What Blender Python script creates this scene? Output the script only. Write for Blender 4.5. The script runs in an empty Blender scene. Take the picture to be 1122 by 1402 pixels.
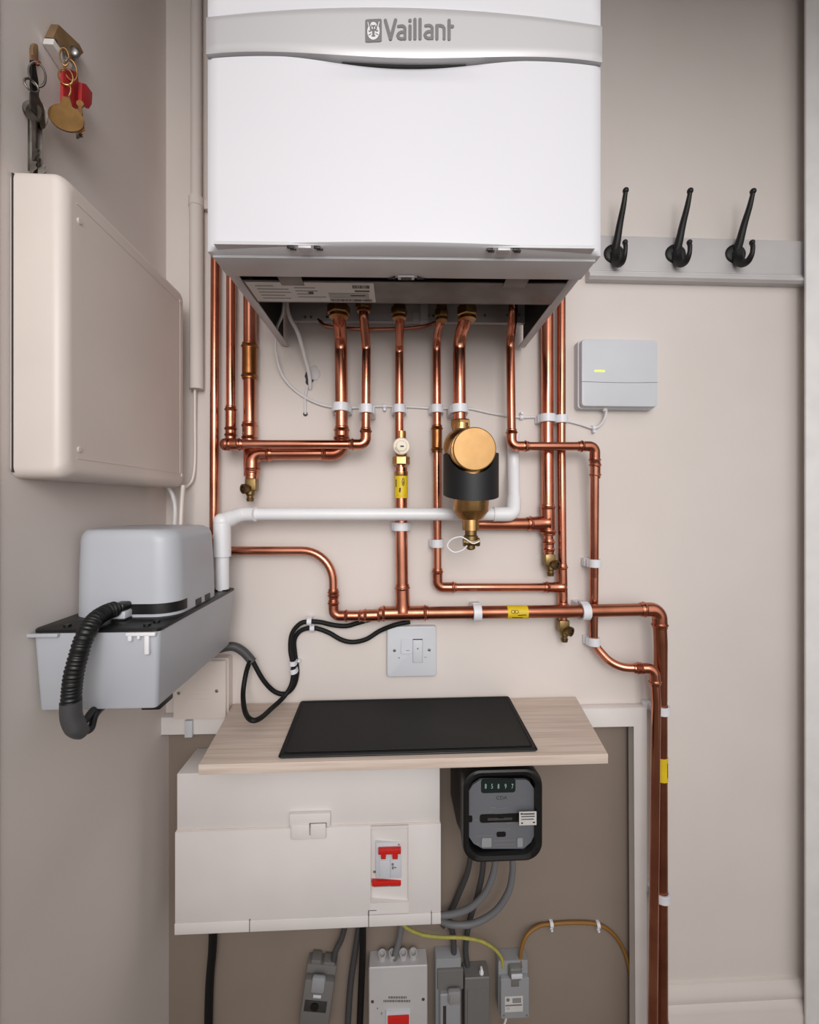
import bpy, bmesh, math, random
from mathutils import Vector, Matrix
random.seed(7)
V = Vector
PI = math.pi
COL = bpy.context.scene.collection
# ------------------------------------------------------------------ camera model
F = 600.0; CX, CY = 561.0, 690.0; YAW = math.radians(2.5); CZ = 1.1
CS, SN = math.cos(YAW), math.sin(YAW)
def P(px, py, Y):
    """point seen at pixel (px,py) on the plane at depth Y in front of the doorway camera"""
    u = (px-CX)/F; v = -(py-CY)/F
    t = Y/(CS-u*SN)
    return V((t*(u*CS+SN), Y, CZ+t*v))
def PX(px, py, X):
    u = (px-CX)/F; v = -(py-CY)/F
    t = X/(u*CS+SN)
    return V((X, t*(CS-u*SN), CZ+t*v))
WALL = 0.80; ALC = 0.81; LW = -0.40

# ------------------------------------------------------------------ materials
def lin(c):
    c = c/255.0
    return c/12.92 if c <= .04045 else ((c+.055)/1.055)**2.4
def rgb(r, g, b): return (lin(r), lin(g), lin(b), 1)
MATS = {}
def mat(name, col, rough=.5, metal=0, noise=0, nscale=20, bump=0, bscale=200, spec=.5, col2=None, rough2=None, emit=None, coat=0, stretch=None, trans=0, alpha=1):
    m = bpy.data.materials.new(name); m.use_nodes = True
    nt = m.node_tree; b = nt.nodes['Principled BSDF']
    b.inputs['Base Color'].default_value = rgb(*col)
    b.inputs['Roughness'].default_value = rough
    b.inputs['Metallic'].default_value = metal
    b.inputs['Specular IOR Level'].default_value = spec
    b.inputs['Coat Weight'].default_value = coat
    b.inputs['Transmission Weight'].default_value = trans
    b.inputs['Alpha'].default_value = alpha
    if emit:
        b.inputs['Emission Color'].default_value = rgb(*col); b.inputs['Emission Strength'].default_value = emit
    tc = nt.nodes.new('ShaderNodeTexCoord'); mp = nt.nodes.new('ShaderNodeMapping')
    nt.links.new(tc.outputs['Object'], mp.inputs['Vector'])
    if stretch: mp.inputs['Scale'].default_value = stretch
    if col2 is None: col2 = tuple(max(0, c*.965) for c in col)
    n = nt.nodes.new('ShaderNodeTexNoise'); n.inputs['Scale'].default_value = nscale; n.inputs['Detail'].default_value = 5
    nt.links.new(mp.outputs['Vector'], n.inputs['Vector'])
    r = nt.nodes.new('ShaderNodeValToRGB')
    r.color_ramp.elements[0].position = .35; r.color_ramp.elements[1].position = .68
    r.color_ramp.elements[0].color = rgb(*col); r.color_ramp.elements[1].color = rgb(*col2)
    nt.links.new(n.outputs['Fac'], r.inputs['Fac']); nt.links.new(r.outputs['Color'], b.inputs['Base Color'])
    if rough2 is not None:
        mr = nt.nodes.new('ShaderNodeMapRange'); mr.inputs['From Min'].default_value = .35; mr.inputs['From Max'].default_value = .68
        mr.inputs['To Min'].default_value = rough; mr.inputs['To Max'].default_value = rough2
        nt.links.new(n.outputs['Fac'], mr.inputs['Value']); nt.links.new(mr.outputs['Result'], b.inputs['Roughness'])
    if bump:
        n2 = nt.nodes.new('ShaderNodeTexNoise'); n2.inputs['Scale'].default_value = bscale; n2.inputs['Detail'].default_value = 4
        nt.links.new(mp.outputs['Vector'], n2.inputs['Vector'])
        bp = nt.nodes.new('ShaderNodeBump'); bp.inputs['Strength'].default_value = bump; bp.inputs['Distance'].default_value = .001
        nt.links.new(n2.outputs['Fac'], bp.inputs['Height']); nt.links.new(bp.outputs['Normal'], b.inputs['Normal'])
    MATS[name] = m
    return m
M_WALL = mat('warm_wall_paint', (219,210,205), .75, bump=.12, bscale=260, nscale=5, col2=(215,205,199))
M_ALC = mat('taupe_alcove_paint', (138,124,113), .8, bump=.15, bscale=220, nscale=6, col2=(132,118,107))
M_CEIL = mat('ceiling_paint', (225,218,212), .85)
M_FLOOR = mat('floor_carpet', (150,138,126), .95, bump=.5, bscale=400, nscale=60)
M_TRIM = mat('trim_gloss_paint', (228,222,219), .4, nscale=12, bump=.05, bscale=90)
M_RAILP = mat('grey_rail_paint', (199,195,195), .45, nscale=12)
M_BOIL = mat('boiler_white_enamel', (213,212,217), .3, nscale=4, col2=(211,210,215), coat=.15)
M_SILV = mat('silver_band', (196,194,195), .36, metal=.35, nscale=3, col2=(192,190,191))
M_LOGO = mat('logo_grey', (118,116,117), .55)
M_LOGOW = mat('logo_pale', (226,224,224), .5)
M_GALV = mat('grey_painted_steel', (196,195,198), .45, metal=.15, nscale=15, col2=(190,188,190))
M_STEEL = mat('galvanised_plate', (116,111,108), .45, metal=.5, nscale=30, col2=(100,95,92))
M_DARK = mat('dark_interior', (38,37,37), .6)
M_BLK = mat('black_plastic', (13,13,14), .42, bump=.05)
M_BLKM = mat('black_matt_rubber', (10,10,11), .6, spec=.35, bump=.2, bscale=500)
M_SLEEVE = mat('black_filter_sleeve', (15,16,19), .55)
M_IRON = mat('black_hook_metal', (11,11,11), .5)
M_COP = mat('copper_pipe', (216,148,122), .17, metal=1, nscale=11, col2=(178,108,84), rough2=.26)
M_COPD = mat('tarnished_copper', (186,120,94), .3, metal=1, nscale=12, col2=(150,92,70), rough2=.38)
M_FIT = mat('copper_fitting', (208,136,110), .2, metal=1, nscale=22, col2=(160,94,72), rough2=.32)
M_BRNF = mat('brown_fitting', (168,112,68), .3, metal=1, nscale=30, col2=(130,82,48), rough2=.4)
M_BRASS = mat('brass', (200,158,104), .26, metal=1, nscale=30, col2=(166,126,78), rough2=.38)
M_BRASSD = mat('dull_brass', (142,118,80), .38, metal=1, nscale=40, col2=(112,90,58), rough2=.55)
M_DISC = mat('brushed_brass_disc', (172,134,86), .45, metal=.6, nscale=30, col2=(158,120,72))
M_GAUGE = mat('cream_cap', (226,212,190), .35, nscale=40)
M_PVC = mat('white_waste_plastic', (236,235,238), .35, nscale=6)
M_CLIP = mat('white_clip_plastic', (228,228,234), .35, nscale=20)
M_CABW = mat('white_cable', (222,219,219), .45)
M_CABG = mat('grey_cable', (112,112,115), .5)
M_CABGD = mat('dark_grey_cable', (68,67,69), .5)
M_GREY = mat('pump_grey_plastic', (186,189,196), .4, nscale=8, col2=(181,184,191))
M_GREYL = mat('light_grey_plastic', (205,207,213), .42, nscale=8)
M_BEIGE = mat('beige_box_plastic', (222,211,204), .38, nscale=6)
M_CU = mat('ivory_consumer_unit', (229,223,221), .38, nscale=6)
M_RED = mat('red_switch', (206,34,28), .35)
M_REDT = mat('red_key_tag', (176,34,38), .4)
M_MGREY = mat('meter_dial_grey', (108,110,116), .4, nscale=20)
M_BGREY = mat('block_grey_plastic', (150,151,154), .45, nscale=12)
M_BGREYD = mat('dark_block_grey_plastic', (112,110,108), .45, nscale=12)
M_ISO = mat('isolator_white', (190,187,188), .42, nscale=12)
M_YEL = mat('yellow_label', (228,196,26), .45, nscale=30, col2=(214,182,18))
M_INK = mat('black_ink', (42,40,40), .6)
M_INKG = mat('grey_ink', (120,116,116), .6)
M_PAPER = mat('label_paper', (206,203,200), .55)
M_GY = mat('yellow_green_wire', (178,164,82), .45, stretch=(1,1,1), nscale=90, col2=(148,152,72))
M_BRN = mat('brown_wire', (140,98,40), .45)
M_LED = mat('green_status_light', (214,236,60), .4, emit=1.1)
M_SCREW = mat('steel_screw', (150,148,146), .35, metal=1)
M_KEY = mat('steel_key', (128,122,116), .35, metal=1, nscale=60, col2=(84,78,72))
M_WOODK = mat('brown_hook_plate', (140,112,78), .45, nscale=30, col2=(116,88,58))
M_DIGIT = mat('pale_digits', (170,196,188), .5)
M_TRANS = mat('smoky_clear_plastic', (190,190,190), .2, trans=.5)
M_SWSL = mat('switch_slot', (50,48,48), .6)
# wood: streaks along the board (X)
M_WOOD = mat('pale_wood_laminate', (216,200,188), .48, nscale=7, col2=(198,177,163), stretch=(1.2,26,26), bump=.05, bscale=30)

# ------------------------------------------------------------------ mesh builder
ORG = {}
def tag(o, label, cat, group=None):
    o['label'] = label; o['category'] = cat
    if group: o['group'] = group
    return o
def thing(name, loc, label, cat, group=None):
    o = bpy.data.objects.new(name, None); COL.objects.link(o)
    o.empty_display_size = .02
    o.location = loc; ORG[o.name] = V(loc)
    return tag(o, label, cat, group)
def rrect(u0, u1, v0, v1, r, n=6):
    out = []
    r = min(r, (u1-u0)/2-1e-5, (v1-v0)/2-1e-5)
    if r <= 0: return [(u0,v0),(u1,v0),(u1,v1),(u0,v1)]
    for cx, cy, a0 in ((u1-r,v0+r,-PI/2),(u1-r,v1-r,0),(u0+r,v1-r,PI/2),(u0+r,v0+r,PI)):
        for k in range(n+1):
            a = a0+PI/2*k/n
            out.append((cx+r*math.cos(a), cy+r*math.sin(a)))
    return out
def frame(d):
    d = d.normalized()
    a = V((0,0,1)) if abs(d.z) < .9 else V((1,0,0))
    x = a.cross(d).normalized(); y = d.cross(x)
    return x, y, d
class MB:
    def __init__(s): s.bm = bmesh.new()
    def face(s, vs):
        try: return s.bm.faces.new(vs)
        except ValueError: return None
    def box(s, x0, x1, y0, y1, z0, z1, bev=0, seg=2, M=None):
        c = [V((x,y,z)) for z in (z0,z1) for y in (y0,y1) for x in (x0,x1)]
        if M is not None: c = [M @ p for p in c]
        vs = [s.bm.verts.new(p) for p in c]
        fs = [s.face([vs[i] for i in q]) for q in ((0,2,3,1),(4,5,7,6),(0,1,5,4),(2,6,7,3),(0,4,6,2),(1,3,7,5))]
        if bev:
            es = list({e for f in fs for e in f.edges})
            bmesh.ops.bevel(s.bm, geom=es, offset=bev, segments=seg, profile=.5, affect='EDGES')
        return s
    def prism(s, pts, vec, bev=0, seg=2):
        vec = V(vec)
        a = [s.bm.verts.new(p) for p in pts]; b = [s.bm.verts.new(V(p)+vec) for p in pts]
        n = len(pts); fs = [s.face(a[::-1]), s.face(b)]
        for i in range(n): fs.append(s.face([a[i], a[(i+1)%n], b[(i+1)%n], b[i]]))
        if bev:
            es = [e for e in {e for f in (fs[0], fs[1]) for e in f.edges}]
            bmesh.ops.bevel(s.bm, geom=es, offset=bev, segments=seg, profile=.5, affect='EDGES')
        return s
    def loft(s, rings, cap=True, closed=False):
        R = [[s.bm.verts.new(p) for p in r] for r in rings]
        n = len(R[0])
        pairs = list(zip(R[:-1], R[1:]))
        if closed: pairs.append((R[-1], R[0]))
        for a, b in pairs:
            for i in range(n): s.face([a[i], a[(i+1)%n], b[(i+1)%n], b[i]])
        if cap and not closed: s.face(R[0][::-1]); s.face(R[-1])
        return s
    def lathe(s, prof, o, axis, n=24, closed=False, cap=True):
        x, y, d = frame(V(axis)); o = V(o)
        rings = [[o+d*h+(x*math.cos(2*PI*k/n)+y*math.sin(2*PI*k/n))*max(r,1e-5) for k in range(n)] for r, h in prof]
        return s.loft(rings, cap=cap, closed=closed)
    def sweep(s, path, r, n=14, cap=True, flat=None):
        path = [V(p) for p in path]
        if not hasattr(r, '__len__'): r = [r]*len(path)
        rings = []; x = None
        for i, p in enumerate(path):
            t = (path[min(i+1, len(path)-1)]-path[max(i-1, 0)]).normalized()
            if x is None: x, y, _ = frame(t)
            else:
                x = (x-t*x.dot(t)).normalized()
            y = t.cross(x)
            rings.append([p+(x*math.cos(2*PI*k/n)+y*math.sin(2*PI*k/n))*r[i] for k in range(n)])
        return s.loft(rings, cap=cap)
    def ball(s, c, r, n=14, sc=(1,1,1)):
        rings = []
        for i in range(1, n):
            a = PI*i/n
            rings.append([V(c)+V((sc[0]*r*math.sin(a)*math.cos(2*PI*k/(n*2)), sc[1]*r*math.sin(a)*math.sin(2*PI*k/(n*2)), -sc[2]*r*math.cos(a))) for k in range(n*2)])
        return s.loft(rings)
    def grid(s, rows):
        R = [[s.bm.verts.new(p) for p in r] for r in rows]
        for a, b in zip(R[:-1], R[1:]):
            for i in range(len(a)-1): s.face([a[i], a[i+1], b[i+1], b[i]])
        return s
    def build(s, name, m, parent=None, label=None, cat=None, group=None, kind=None, recalc=True, ang=.6):
        bm = s.bm
        if recalc: bmesh.ops.recalc_face_normals(bm, faces=bm.faces[:])
        for f in bm.faces: f.smooth = True
        for e in bm.edges:
            if len(e.link_faces) == 2 and e.calc_face_angle(0) > ang: e.smooth = False
        me = bpy.data.meshes.new(name)
        if parent is not None: org = ORG[parent.name]
        else:
            xs = [v.co for v in bm.verts]
            lo = V((min(p.x for p in xs), min(p.y for p in xs), min(p.z for p in xs)))
            hi = V((max(p.x for p in xs), max(p.y for p in xs), max(p.z for p in xs)))
            org = V(((lo.x+hi.x)/2, (lo.y+hi.y)/2, lo.z))
        bmesh.ops.translate(bm, verts=bm.verts[:], vec=-org)
        bm.to_mesh(me); bm.free()
        me.materials.append(m)
        o = bpy.data.objects.new(name, me); COL.objects.link(o)
        ORG[o.name] = org
        if parent is not None: o.parent = parent
        else: o.location = org
        if label and cat: tag(o, label, cat, group)
        elif label: o['label'] = label
        if kind: o['kind'] = kind
        return o
def box(name, x0, x1, y0, y1, z0, z1, m, parent=None, bev=0, seg=2, **k):
    return MB().box(x0,x1,y0,y1,z0,z1,bev,seg).build(name, m, parent, **k)
def spline(pts, per=8):
    pts = [V(p) for p in pts]; q = [pts[0]*2-pts[1]]+pts+[pts[-1]*2-pts[-2]]
    out = []
    for i in range(1, len(q)-2):
        a, b, c, d = q[i-1:i+3]
        for k in range(per):
            t = k/per
            out.append(.5*((2*b)+(c-a)*t+(2*a-5*b+4*c-d)*t*t+(3*b-a-3*c+d)*t**3))
    out.append(pts[-1]); return out
def fillet(pts, rad, n=10):
    """polyline with rounded corners; rad[i] for each inner corner"""
    pts = [V(p) for p in pts]; out = [pts[0]]
    for i in range(1, len(pts)-1):
        a, c, b = pts[i-1], pts[i], pts[i+1]
        d1 = (a-c).normalized(); d2 = (b-c).normalized()
        th = d1.angle(d2); R = rad[i-1]
        if th > PI-.03 or R <= 0: out.append(c); continue
        L = min(R/math.tan(th/2), (a-c).length*.9, (b-c).length*.9); R = L*math.tan(th/2)
        ctr = c+(d1+d2).normalized()*(R/math.sin(th/2))
        s, e = c+d1*L-ctr, c+d2*L-ctr
        w = s.angle(e)
        for k in range(n+1):
            f = k/n
            out.append(ctr+(s*math.sin((1-f)*w)+e*math.sin(f*w))/math.sin(w))
    out.append(pts[-1]); return out
def resample(path, step):
    path = [V(p) for p in path]; out = [path[0].copy()]; S = [0]; acc = 0; left = step
    for a, b in zip(path[:-1], path[1:]):
        L = (b-a).length; pos = 0
        if L < 1e-9: continue
        while left <= L-pos:
            pos += left; acc += left; out.append(a.lerp(b, pos/L)); S.append(acc); left = step
        left -= L-pos
    out.append(path[-1].copy()); S.append(acc+step-left if False else acc+(out[-1]-out[-2]).length)
    return out, S
def sleeve(mb, path, r, beads=True, n=18, wall=.0013):
    """copper fitting: slightly fatter than the pipe, with a solder-ring bead near either end"""
    p, S = resample(path, .0009); T = S[-1]
    rr = []
    for q in S:
        e = min(q, T-q)
        b = r+wall if e > .0007 else r+wall*.6
        if beads: b += .0019*math.exp(-((e-.0062)/.0016)**2)
        rr.append(b)
    mb.sweep(p, rr, n)
def text_mesh(mb, s, size, o, right, up, xs=1.0, align='CENTER', off=0):
    c = bpy.data.curves.new('t', 'FONT'); c.body = s; c.size = size; c.align_x = align; c.align_y = 'CENTER'; c.offset = off
    t = bpy.data.objects.new('t', c); COL.objects.link(t)
    dg = bpy.context.evaluated_depsgraph_get(); me = bpy.data.meshes.new_from_object(t.evaluated_get(dg))
    o = V(o); right = V(right).normalized(); up = V(up).normalized()
    vs = [mb.bm.verts.new(o+right*v.co.x*xs+up*v.co.y) for v in me.vertices]
    for f in me.polygons: mb.face([vs[i] for i in f.vertices])
    bpy.data.objects.remove(t); bpy.data.curves.remove(c); bpy.data.meshes.remove(me)
def stroke(mb, pts, w, fn, n=8):
    """flat round-ended pen stroke; fn maps 2-D to 3-D"""
    for (ax, ay), (bx, by) in zip(pts[:-1], pts[1:]):
        a = math.atan2(by-ay, bx-ax); o = []
        for cx, cy, s in ((bx,by,-PI/2),(ax,ay,PI/2)):
            for k in range(n+1):
                q = a+s+PI*k/n; o.append((cx+w/2*math.cos(q), cy+w/2*math.sin(q)))
        mb.face([mb.bm.verts.new(fn(*p)) for p in o])

# ------------------------------------------------------------------ the setting
def st(name, mb, m): return mb.build(name, m, kind='structure')
AX1 = P(868,1200,.785).x; AX2 = P(885,1200,.785).x      # alcove right edge, trim outer edge
ZT, ZB = CZ-.372, CZ-.404                                # alcove trim top / bottom
mb = MB(); mb.box(-.62, AX1+.01, WALL, 1.0, ZB+.012, 2.5); mb.box(AX1+.01, 1.05, WALL, 1.0, 0, 2.5); st('wall_back', mb, M_WALL)
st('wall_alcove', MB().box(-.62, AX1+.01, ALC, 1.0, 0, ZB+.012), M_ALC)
st('wall_left', MB().box(LW-.12, LW, .466, 1.0, 0, 2.5), M_WALL)
st('wall_right', MB().box(.93, 1.05, .7905, WALL, 0, 2.5), M_WALL)
mb = MB(); mb.box(.84, 1.05, .7797, .79, 0, 2.5); mb.box(-1.0, -.44, .30, .43, 0, 2.5); mb.box(-.44, 1.05, .30, .43, 2.03, 2.5); st('wall_front', mb, M_WALL)
st('floor', MB().box(-1.5, 1.5, -2.6, 1.0, -.06, 0), M_FLOOR)
st('ceiling', MB().box(-1.5, 1.5, .30, 1.0, 2.45, 2.56), M_CEIL)
st('trim_1', MB().box(-.44, -.3985, .27, .4655, 0, 2.12, bev=.001), M_WALL)       # left door lining
SX = P(1101,700,.78).x
st('trim_2', MB().box(SX, .92, .775, .7795, 0, 2.44, bev=.001), mat('white_frame_paint', (243,240,239), .4))         # right door lining
st('trim_3', MB().box(-.398, 1.05, .29, .44, 1.99, 2.03, bev=.001), M_TRIM)
mb = MB()                                                                          # frame round the meter alcove, mitred
q = [(LW,ZT),(AX2,ZT),(AX2,.0),(AX1,.0),(AX1,ZB),(LW,ZB)]
mb.prism([V((x,.781,z)) for x, z in q], (0,.0188,0), bev=.002)
st('trim_4', mb, M_TRIM)
prof = [(.80,0),(.7803,0),(.7803,.150),(.7825,.155),(.7825,.160),(.785,.168),(.789,.172),(.787,.178),(.787,.188),(.792,.196),(.795,.202),(.80,.204)]
st('baseboard_back', MB().prism([V((P(912,1340,.79).x,y,z)) for y, z in prof], (SX+.03-P(912,1340,.79).x,0,0)), M_WALL)

# ------------------------------------------------------------------ boiler
XL, XR = -.199, .239; XM = (XL+XR)/2; XW = (XR-XL)/2
def bow(x, Y0=.487, d=.0136):
    a = (x-XM)/XW
    return Y0-d*(1-a*a)
ZD0, ZD1, ZU = CZ+.2785, CZ+.4925, CZ+.533
boiler = thing('combi_boiler', (XM,.80,CZ+.28), 'white wall-hung boiler with silver band above the copper pipes', 'boiler')
NX = 64
xs = [XL+(XR-XL)*i/NX for i in range(NX+1)]
def droop(x):   # handle lip hangs lower in the middle
    a = (x-.018)/.108
    return -.0133*(math.cos(min(1,abs(a)/2)*PI)+1)/2
def sheet(name, zlo, zhi, yf, m, thick=.018, nz=24, rnd=.004):
    mb = MB(); rows = []
    for j in range(nz+1):
        r = []
        for x in xs:
            z0, z1 = zlo(x), zhi(x); z = z0+(z1-z0)*j/nz
            e = min(z-z0, z1-z, x-XL, XR-x)
            y = yf(x, z)
            if e < rnd: y += rnd-math.sqrt(max(0, rnd*rnd-(rnd-e)**2))
            r.append(V((x, y, z)))
        rows.append(r)
    mb.grid(rows)
    # return edges backwards
    yb = .487+thick
    per = rows[0]+[r[-1] for r in rows[1:]]+rows[-1][-2::-1]+[r[0] for r in rows[-2:0:-1]]
    back = [V((p.x, max(yb, p.y+.001), p.z)) for p in per]
    a = [mb.bm.verts.new(p) for p in per]; b = [mb.bm.verts.new(p) for p in back]
    for i in range(len(per)): mb.face([a[i], a[(i+1)%len(per)], b[(i+1)%len(per)], b[i]])
    mb.face(b)
    bmesh.ops.remove_doubles(mb.bm, verts=mb.bm.verts[:], dist=1e-6)
    return mb.build(name, m, boiler, ang=.8)
def door_y(x, z):
    a = min(1, abs((x-.018)/.135)); q = max(0, 1-(ZD1-.012-z)/.030) if z < ZD1 else 1
    q = min(1, max(0, q))
    return bow(x)+.009*((math.cos(a*PI)+1)/2)**.8*q*q*(3-2*q)
sheet('front_door', lambda x: ZD0, lambda x: ZD1-.0012+droop(x)*.92-.0006, door_y, M_BOIL, nz=64)
def band_y(x, z): return bow(x)-.0022
sheet('silver_band', lambda x: ZD1+droop(x), lambda x: ZU, band_y, M_SILV, nz=10, rnd=.0022)
sheet('upper_panel', lambda x: ZU+.0008, lambda x: CZ+1.0, lambda x, z: bow(x), M_BOIL, nz=40)
mb = MB()
hx = [.018-.068+.136*i/20 for i in range(21)]
mb.loft([[V((x, bow(x)+dy, ZD1+droop(x)+dz)) for x, dy, dz in ((x,.0075,-.0018),(x,.014,-.0018),(x,.014,.001),(x,.0075,.001))] for x in hx])
mb.build('handle_recess', M_DARK, boiler)
mb = MB()
mb.box(XL+.002, XR-.002, .506, .790, CZ+.40, CZ+1.0, bev=.003)
mb.box(XL+.002, XR-.002, .506, .53, CZ+.28, CZ+.41)
mb.build('casing', M_BOIL, boiler)
box('inner_ceiling', XL+.013, XR-.013, .548, .79, CZ+.385, CZ+.40, M_DARK, boiler)
mb = MB()                                              # door underside and steel sill
mb.box(XL+.003, XR-.003, .4965, .5375, CZ+.2755, CZ+.283, bev=.001)
mb.box(XL+.012, XR-.012, .478, .497, CZ+.2795, CZ+.283)
mb.build('bottom_sill', M_GALV, boiler)
for x0 in (P(423,343,.487).x, P(690,344,.487).x):      # latches under the door
    mb = MB(); mb.box(x0-.007, x0+.007, .478, .4865, CZ+.2765, CZ+.2795, bev=.0008)
    la = mb.build('door_latch', M_GALV, boiler)
    mb = MB()
    for s in (-1, 1):
        for k in (-1, 1): mb.box(x0+s*.0145-.0035+k*.0012, x0+s*.0145+.0035+k*.0012, .480+k*.0012, .483+k*.0015, CZ+.2772, CZ+.2795, bev=.0004)
    mb.build('latch_screw', M_BLK, la)
for s, xo in ((1, XL), (-1, XR)):
    mb = MB(); a, b = sorted((xo, xo+s*.0022)); mb.box(a, b, .5385, .792, CZ+.283, CZ+.41)
    a, b = sorted((xo, xo+s*.0125)); mb.box(a, b, .5385, .792, CZ+.2825, CZ+.2845, bev=.0006)
    mb.build('side_panel', M_GALV, boiler)
    a, b = sorted((xo+s*.0024, xo+s*.0035)); box('side_lining', a, b, .546, .790, CZ+.2855, CZ+.40, M_DARK, boiler)
mb = MB(); mb.box(XL+.014, XR-.014, .5545, .611, CZ+.279, CZ+.2806, bev=.0004); mb.box(XL+.014, XR-.014, .611, .6125, CZ+.279, CZ+.298)
mb.build('underside_plate', M_STEEL, boiler)
box('plate_gap', XL+.014, XR-.014, .5385, .610, CZ+.302, CZ+.31, M_DARK, boiler)
for px, w in ((399, .0145), (707, .0145)):
    c = P(px, 388, .548).x; box('plate_tab', c-w, c+w, .536, .563, CZ+.2777, CZ+.2787, M_STEEL, boiler, bev=.0003)
mb = MB(); c = P(558, 380, .54).x
mb.box(c-.010, c+.010, .530, .5385, CZ+.2738, CZ+.2754, bev=.0005)
cl = mb.build('catch', M_GALV, boiler)
mb = MB(); mb.box(c-.0065, c+.0065, .5325, .5365, CZ+.2731, CZ+.2738); mb.prism([V((c-.022,.5375,CZ+.2752)),V((c-.013,.5375,CZ+.2752)),V((c-.013,.532,CZ+.2752))],(0,0,-.001)); mb.prism([V((c+.022,.5375,CZ+.2752)),V((c+.013,.5375,CZ+.2752)),V((c+.013,.532,CZ+.2752))],(0,0,-.001))
mb.build('catch_button', M_INK, cl)
# rating label stuck under the plate (its print faces down, upside down from the door)
lx0, lx1 = P(346,402,.585).x, P(514,402,.585).x
lab = box('rating_label', lx0, lx1, .5565, .6085, CZ+.2783, CZ+.2789, M_PAPER, boiler, label='pale printed rating label')
mb = MB()
def bar(x0, x1, y0, y1): mb.box(lx0+(lx1-lx0)*x0, lx0+(lx1-lx0)*x1, .5565+.052*y0, .5565+.052*y1, CZ+.2779, CZ+.28225-.004)
for k in range(14): bar(.83+k*.010, .83+k*.010+random.choice((.004,.007)), .1, .25)
for k in range(44): bar(.62+k*.008, .62+k*.008+random.choice((.003,.005)), .83, .95)
bar(.46, .50, .45, .55); bar(.40,.45,.05,.10); bar(.84,.96,.36,.42); bar(.80,.92,.6,.64)
mb.build('label_print', M_INK, lab)
mb = MB()
for k in range(9): bar(.06+.3*(k%2), .06+.3*(k%2)+random.uniform(.12,.26), .15+.08*k, .175+.08*k)
for k in range(4): bar(.62, .95, .5+.08*k, .52+.08*k)
mb.build('label_rule', M_INKG, lab)
mb = MB(); mb.box(P(398,440,.79).x, P(715,440,.79).x, .7795, .790, CZ+.3226, CZ+.372, bev=.001)
jig = mb.build('connection_rail', M_GALV, boiler)
for px in (415, 423, 445, 452, 583, 590, 660, 690, 706):
    c = P(px, 436, .78); MB().lathe([(.0022,0),(.0022,.003)], (c.x,.780,c.z+.002), (0,-1,0), 10).build('rail_screw', M_SCREW, jig)
mb = MB(); c = P(577,433,.775); mb.box(c.x-.006, c.x+.008, .770, .786, c.z-.012, c.z+.02, bev=.001); mb.box(c.x-.018, c.x-.007, .776, .786, c.z-.008, c.z+.006, bev=.001)
mb.build('rail_bracket', M_GREYL, boiler)
mb = MB(); mb.sweep(spline([P(432,437,.782),P(448,447,.778),P(500,451,.775),P(560,450,.775),P(590,444,.778),P(606,436,.783)]), .0028, 10)
mb.build('capillary_tube', M_COPD, boiler)
# logo
E = 8.014
def lg(x, y, off=.0027):
    px = 490+x/E; py = 15+y/E
    p = P(px, py, .4698); return V((p.x+.0032, bow(p.x+.0032)-off, p.z))
mb = MB()
W = 36
stroke(mb, [(303,117),(360,322)], W, lg); stroke(mb, [(360,322),(415,117)], W, lg)
def letter_a(dx):
    for s in ([(447+dx,186),(488+dx,182),(508+dx,192),(518+dx,212),(518+dx,324)], [(518+dx,250),(478+dx,250),(452+dx,262),(438+dx,287),(450+dx,312),(474+dx,324),(518+dx,322)]):
        stroke(mb, s, W-4, lg)
letter_a(0); letter_a(297)
stroke(mb, [(573,187),(573,325)], W, lg); stroke(mb, [(573,126),(573,128)], W+2, lg)
stroke(mb, [(627,117),(627,325)], W, lg); stroke(mb, [(683,117),(683,325)], W, lg)
stroke(mb, [(867,187),(867,328)], W, lg); stroke(mb, [(867,188),(905,184),(932,194),(946,218),(946,328)], W-3, lg)
stroke(mb, [(1000,130),(1000,332)], W, lg); stroke(mb, [(1000,194),(1038,194)], W, lg)
logo = mb.build('logo_lettering', M_LOGO, boiler, recalc=False)
mb = MB(); mb.face([mb.bm.verts.new(lg(x, y)) for x, y in rrect(82,264,97,348,20)])
em = mb.build('logo_emblem', M_LOGO, boiler, recalc=False)
mb = MB(); L2 = lambda x, y: lg(x, y, .0030)
def ell(cx, cy, rx, ry, fn, y0=-9e9):
    mb.face([mb.bm.verts.new(fn(cx+rx*math.cos(2*PI*k/28), cy+ry*math.sin(2*PI*k/28))) for k in range(28)])
ell(173, 236, 68, 92, L2)
stroke(mb, [(112,135),(122,180)], 9, L2); stroke(mb, [(236,135),(224,180)], 9, L2)
fc = mb.build('emblem_face', M_LOGOW, em, recalc=False)
mb = MB(); L3 = lambda x, y: lg(x, y, .0033)
ell(173, 205, 40, 30, L3); ell(134, 232, 15, 9, L3); ell(212, 232, 15, 9, L3); ell(173, 250, 14, 32, L3); ell(173, 286, 22, 9, L3)
for s in (-1, 1):
    stroke(mb, [(173+s*45,165),(173+s*20,215)], 12, L3); stroke(mb, [(173+s*26,262),(173+s*50,275)], 7, L3)
mb.build('emblem_feature', M_LOGO, em, recalc=False)
mb = MB(); L4 = lambda x, y: lg(x, y, .0036); ell(172, 158, 28, 18, L4); ell(160,205,6,14,L4); ell(186,205,6,14,L4); ell(133,232,6,4,L4); ell(213,232,6,4,L4)
mb.build('emblem_highlight', M_LOGOW, em, recalc=False)
boiler.rotation_euler = (0,0,math.radians(-1.35)); boiler.location.x += .0046; boiler.location.y -= .003

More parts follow.
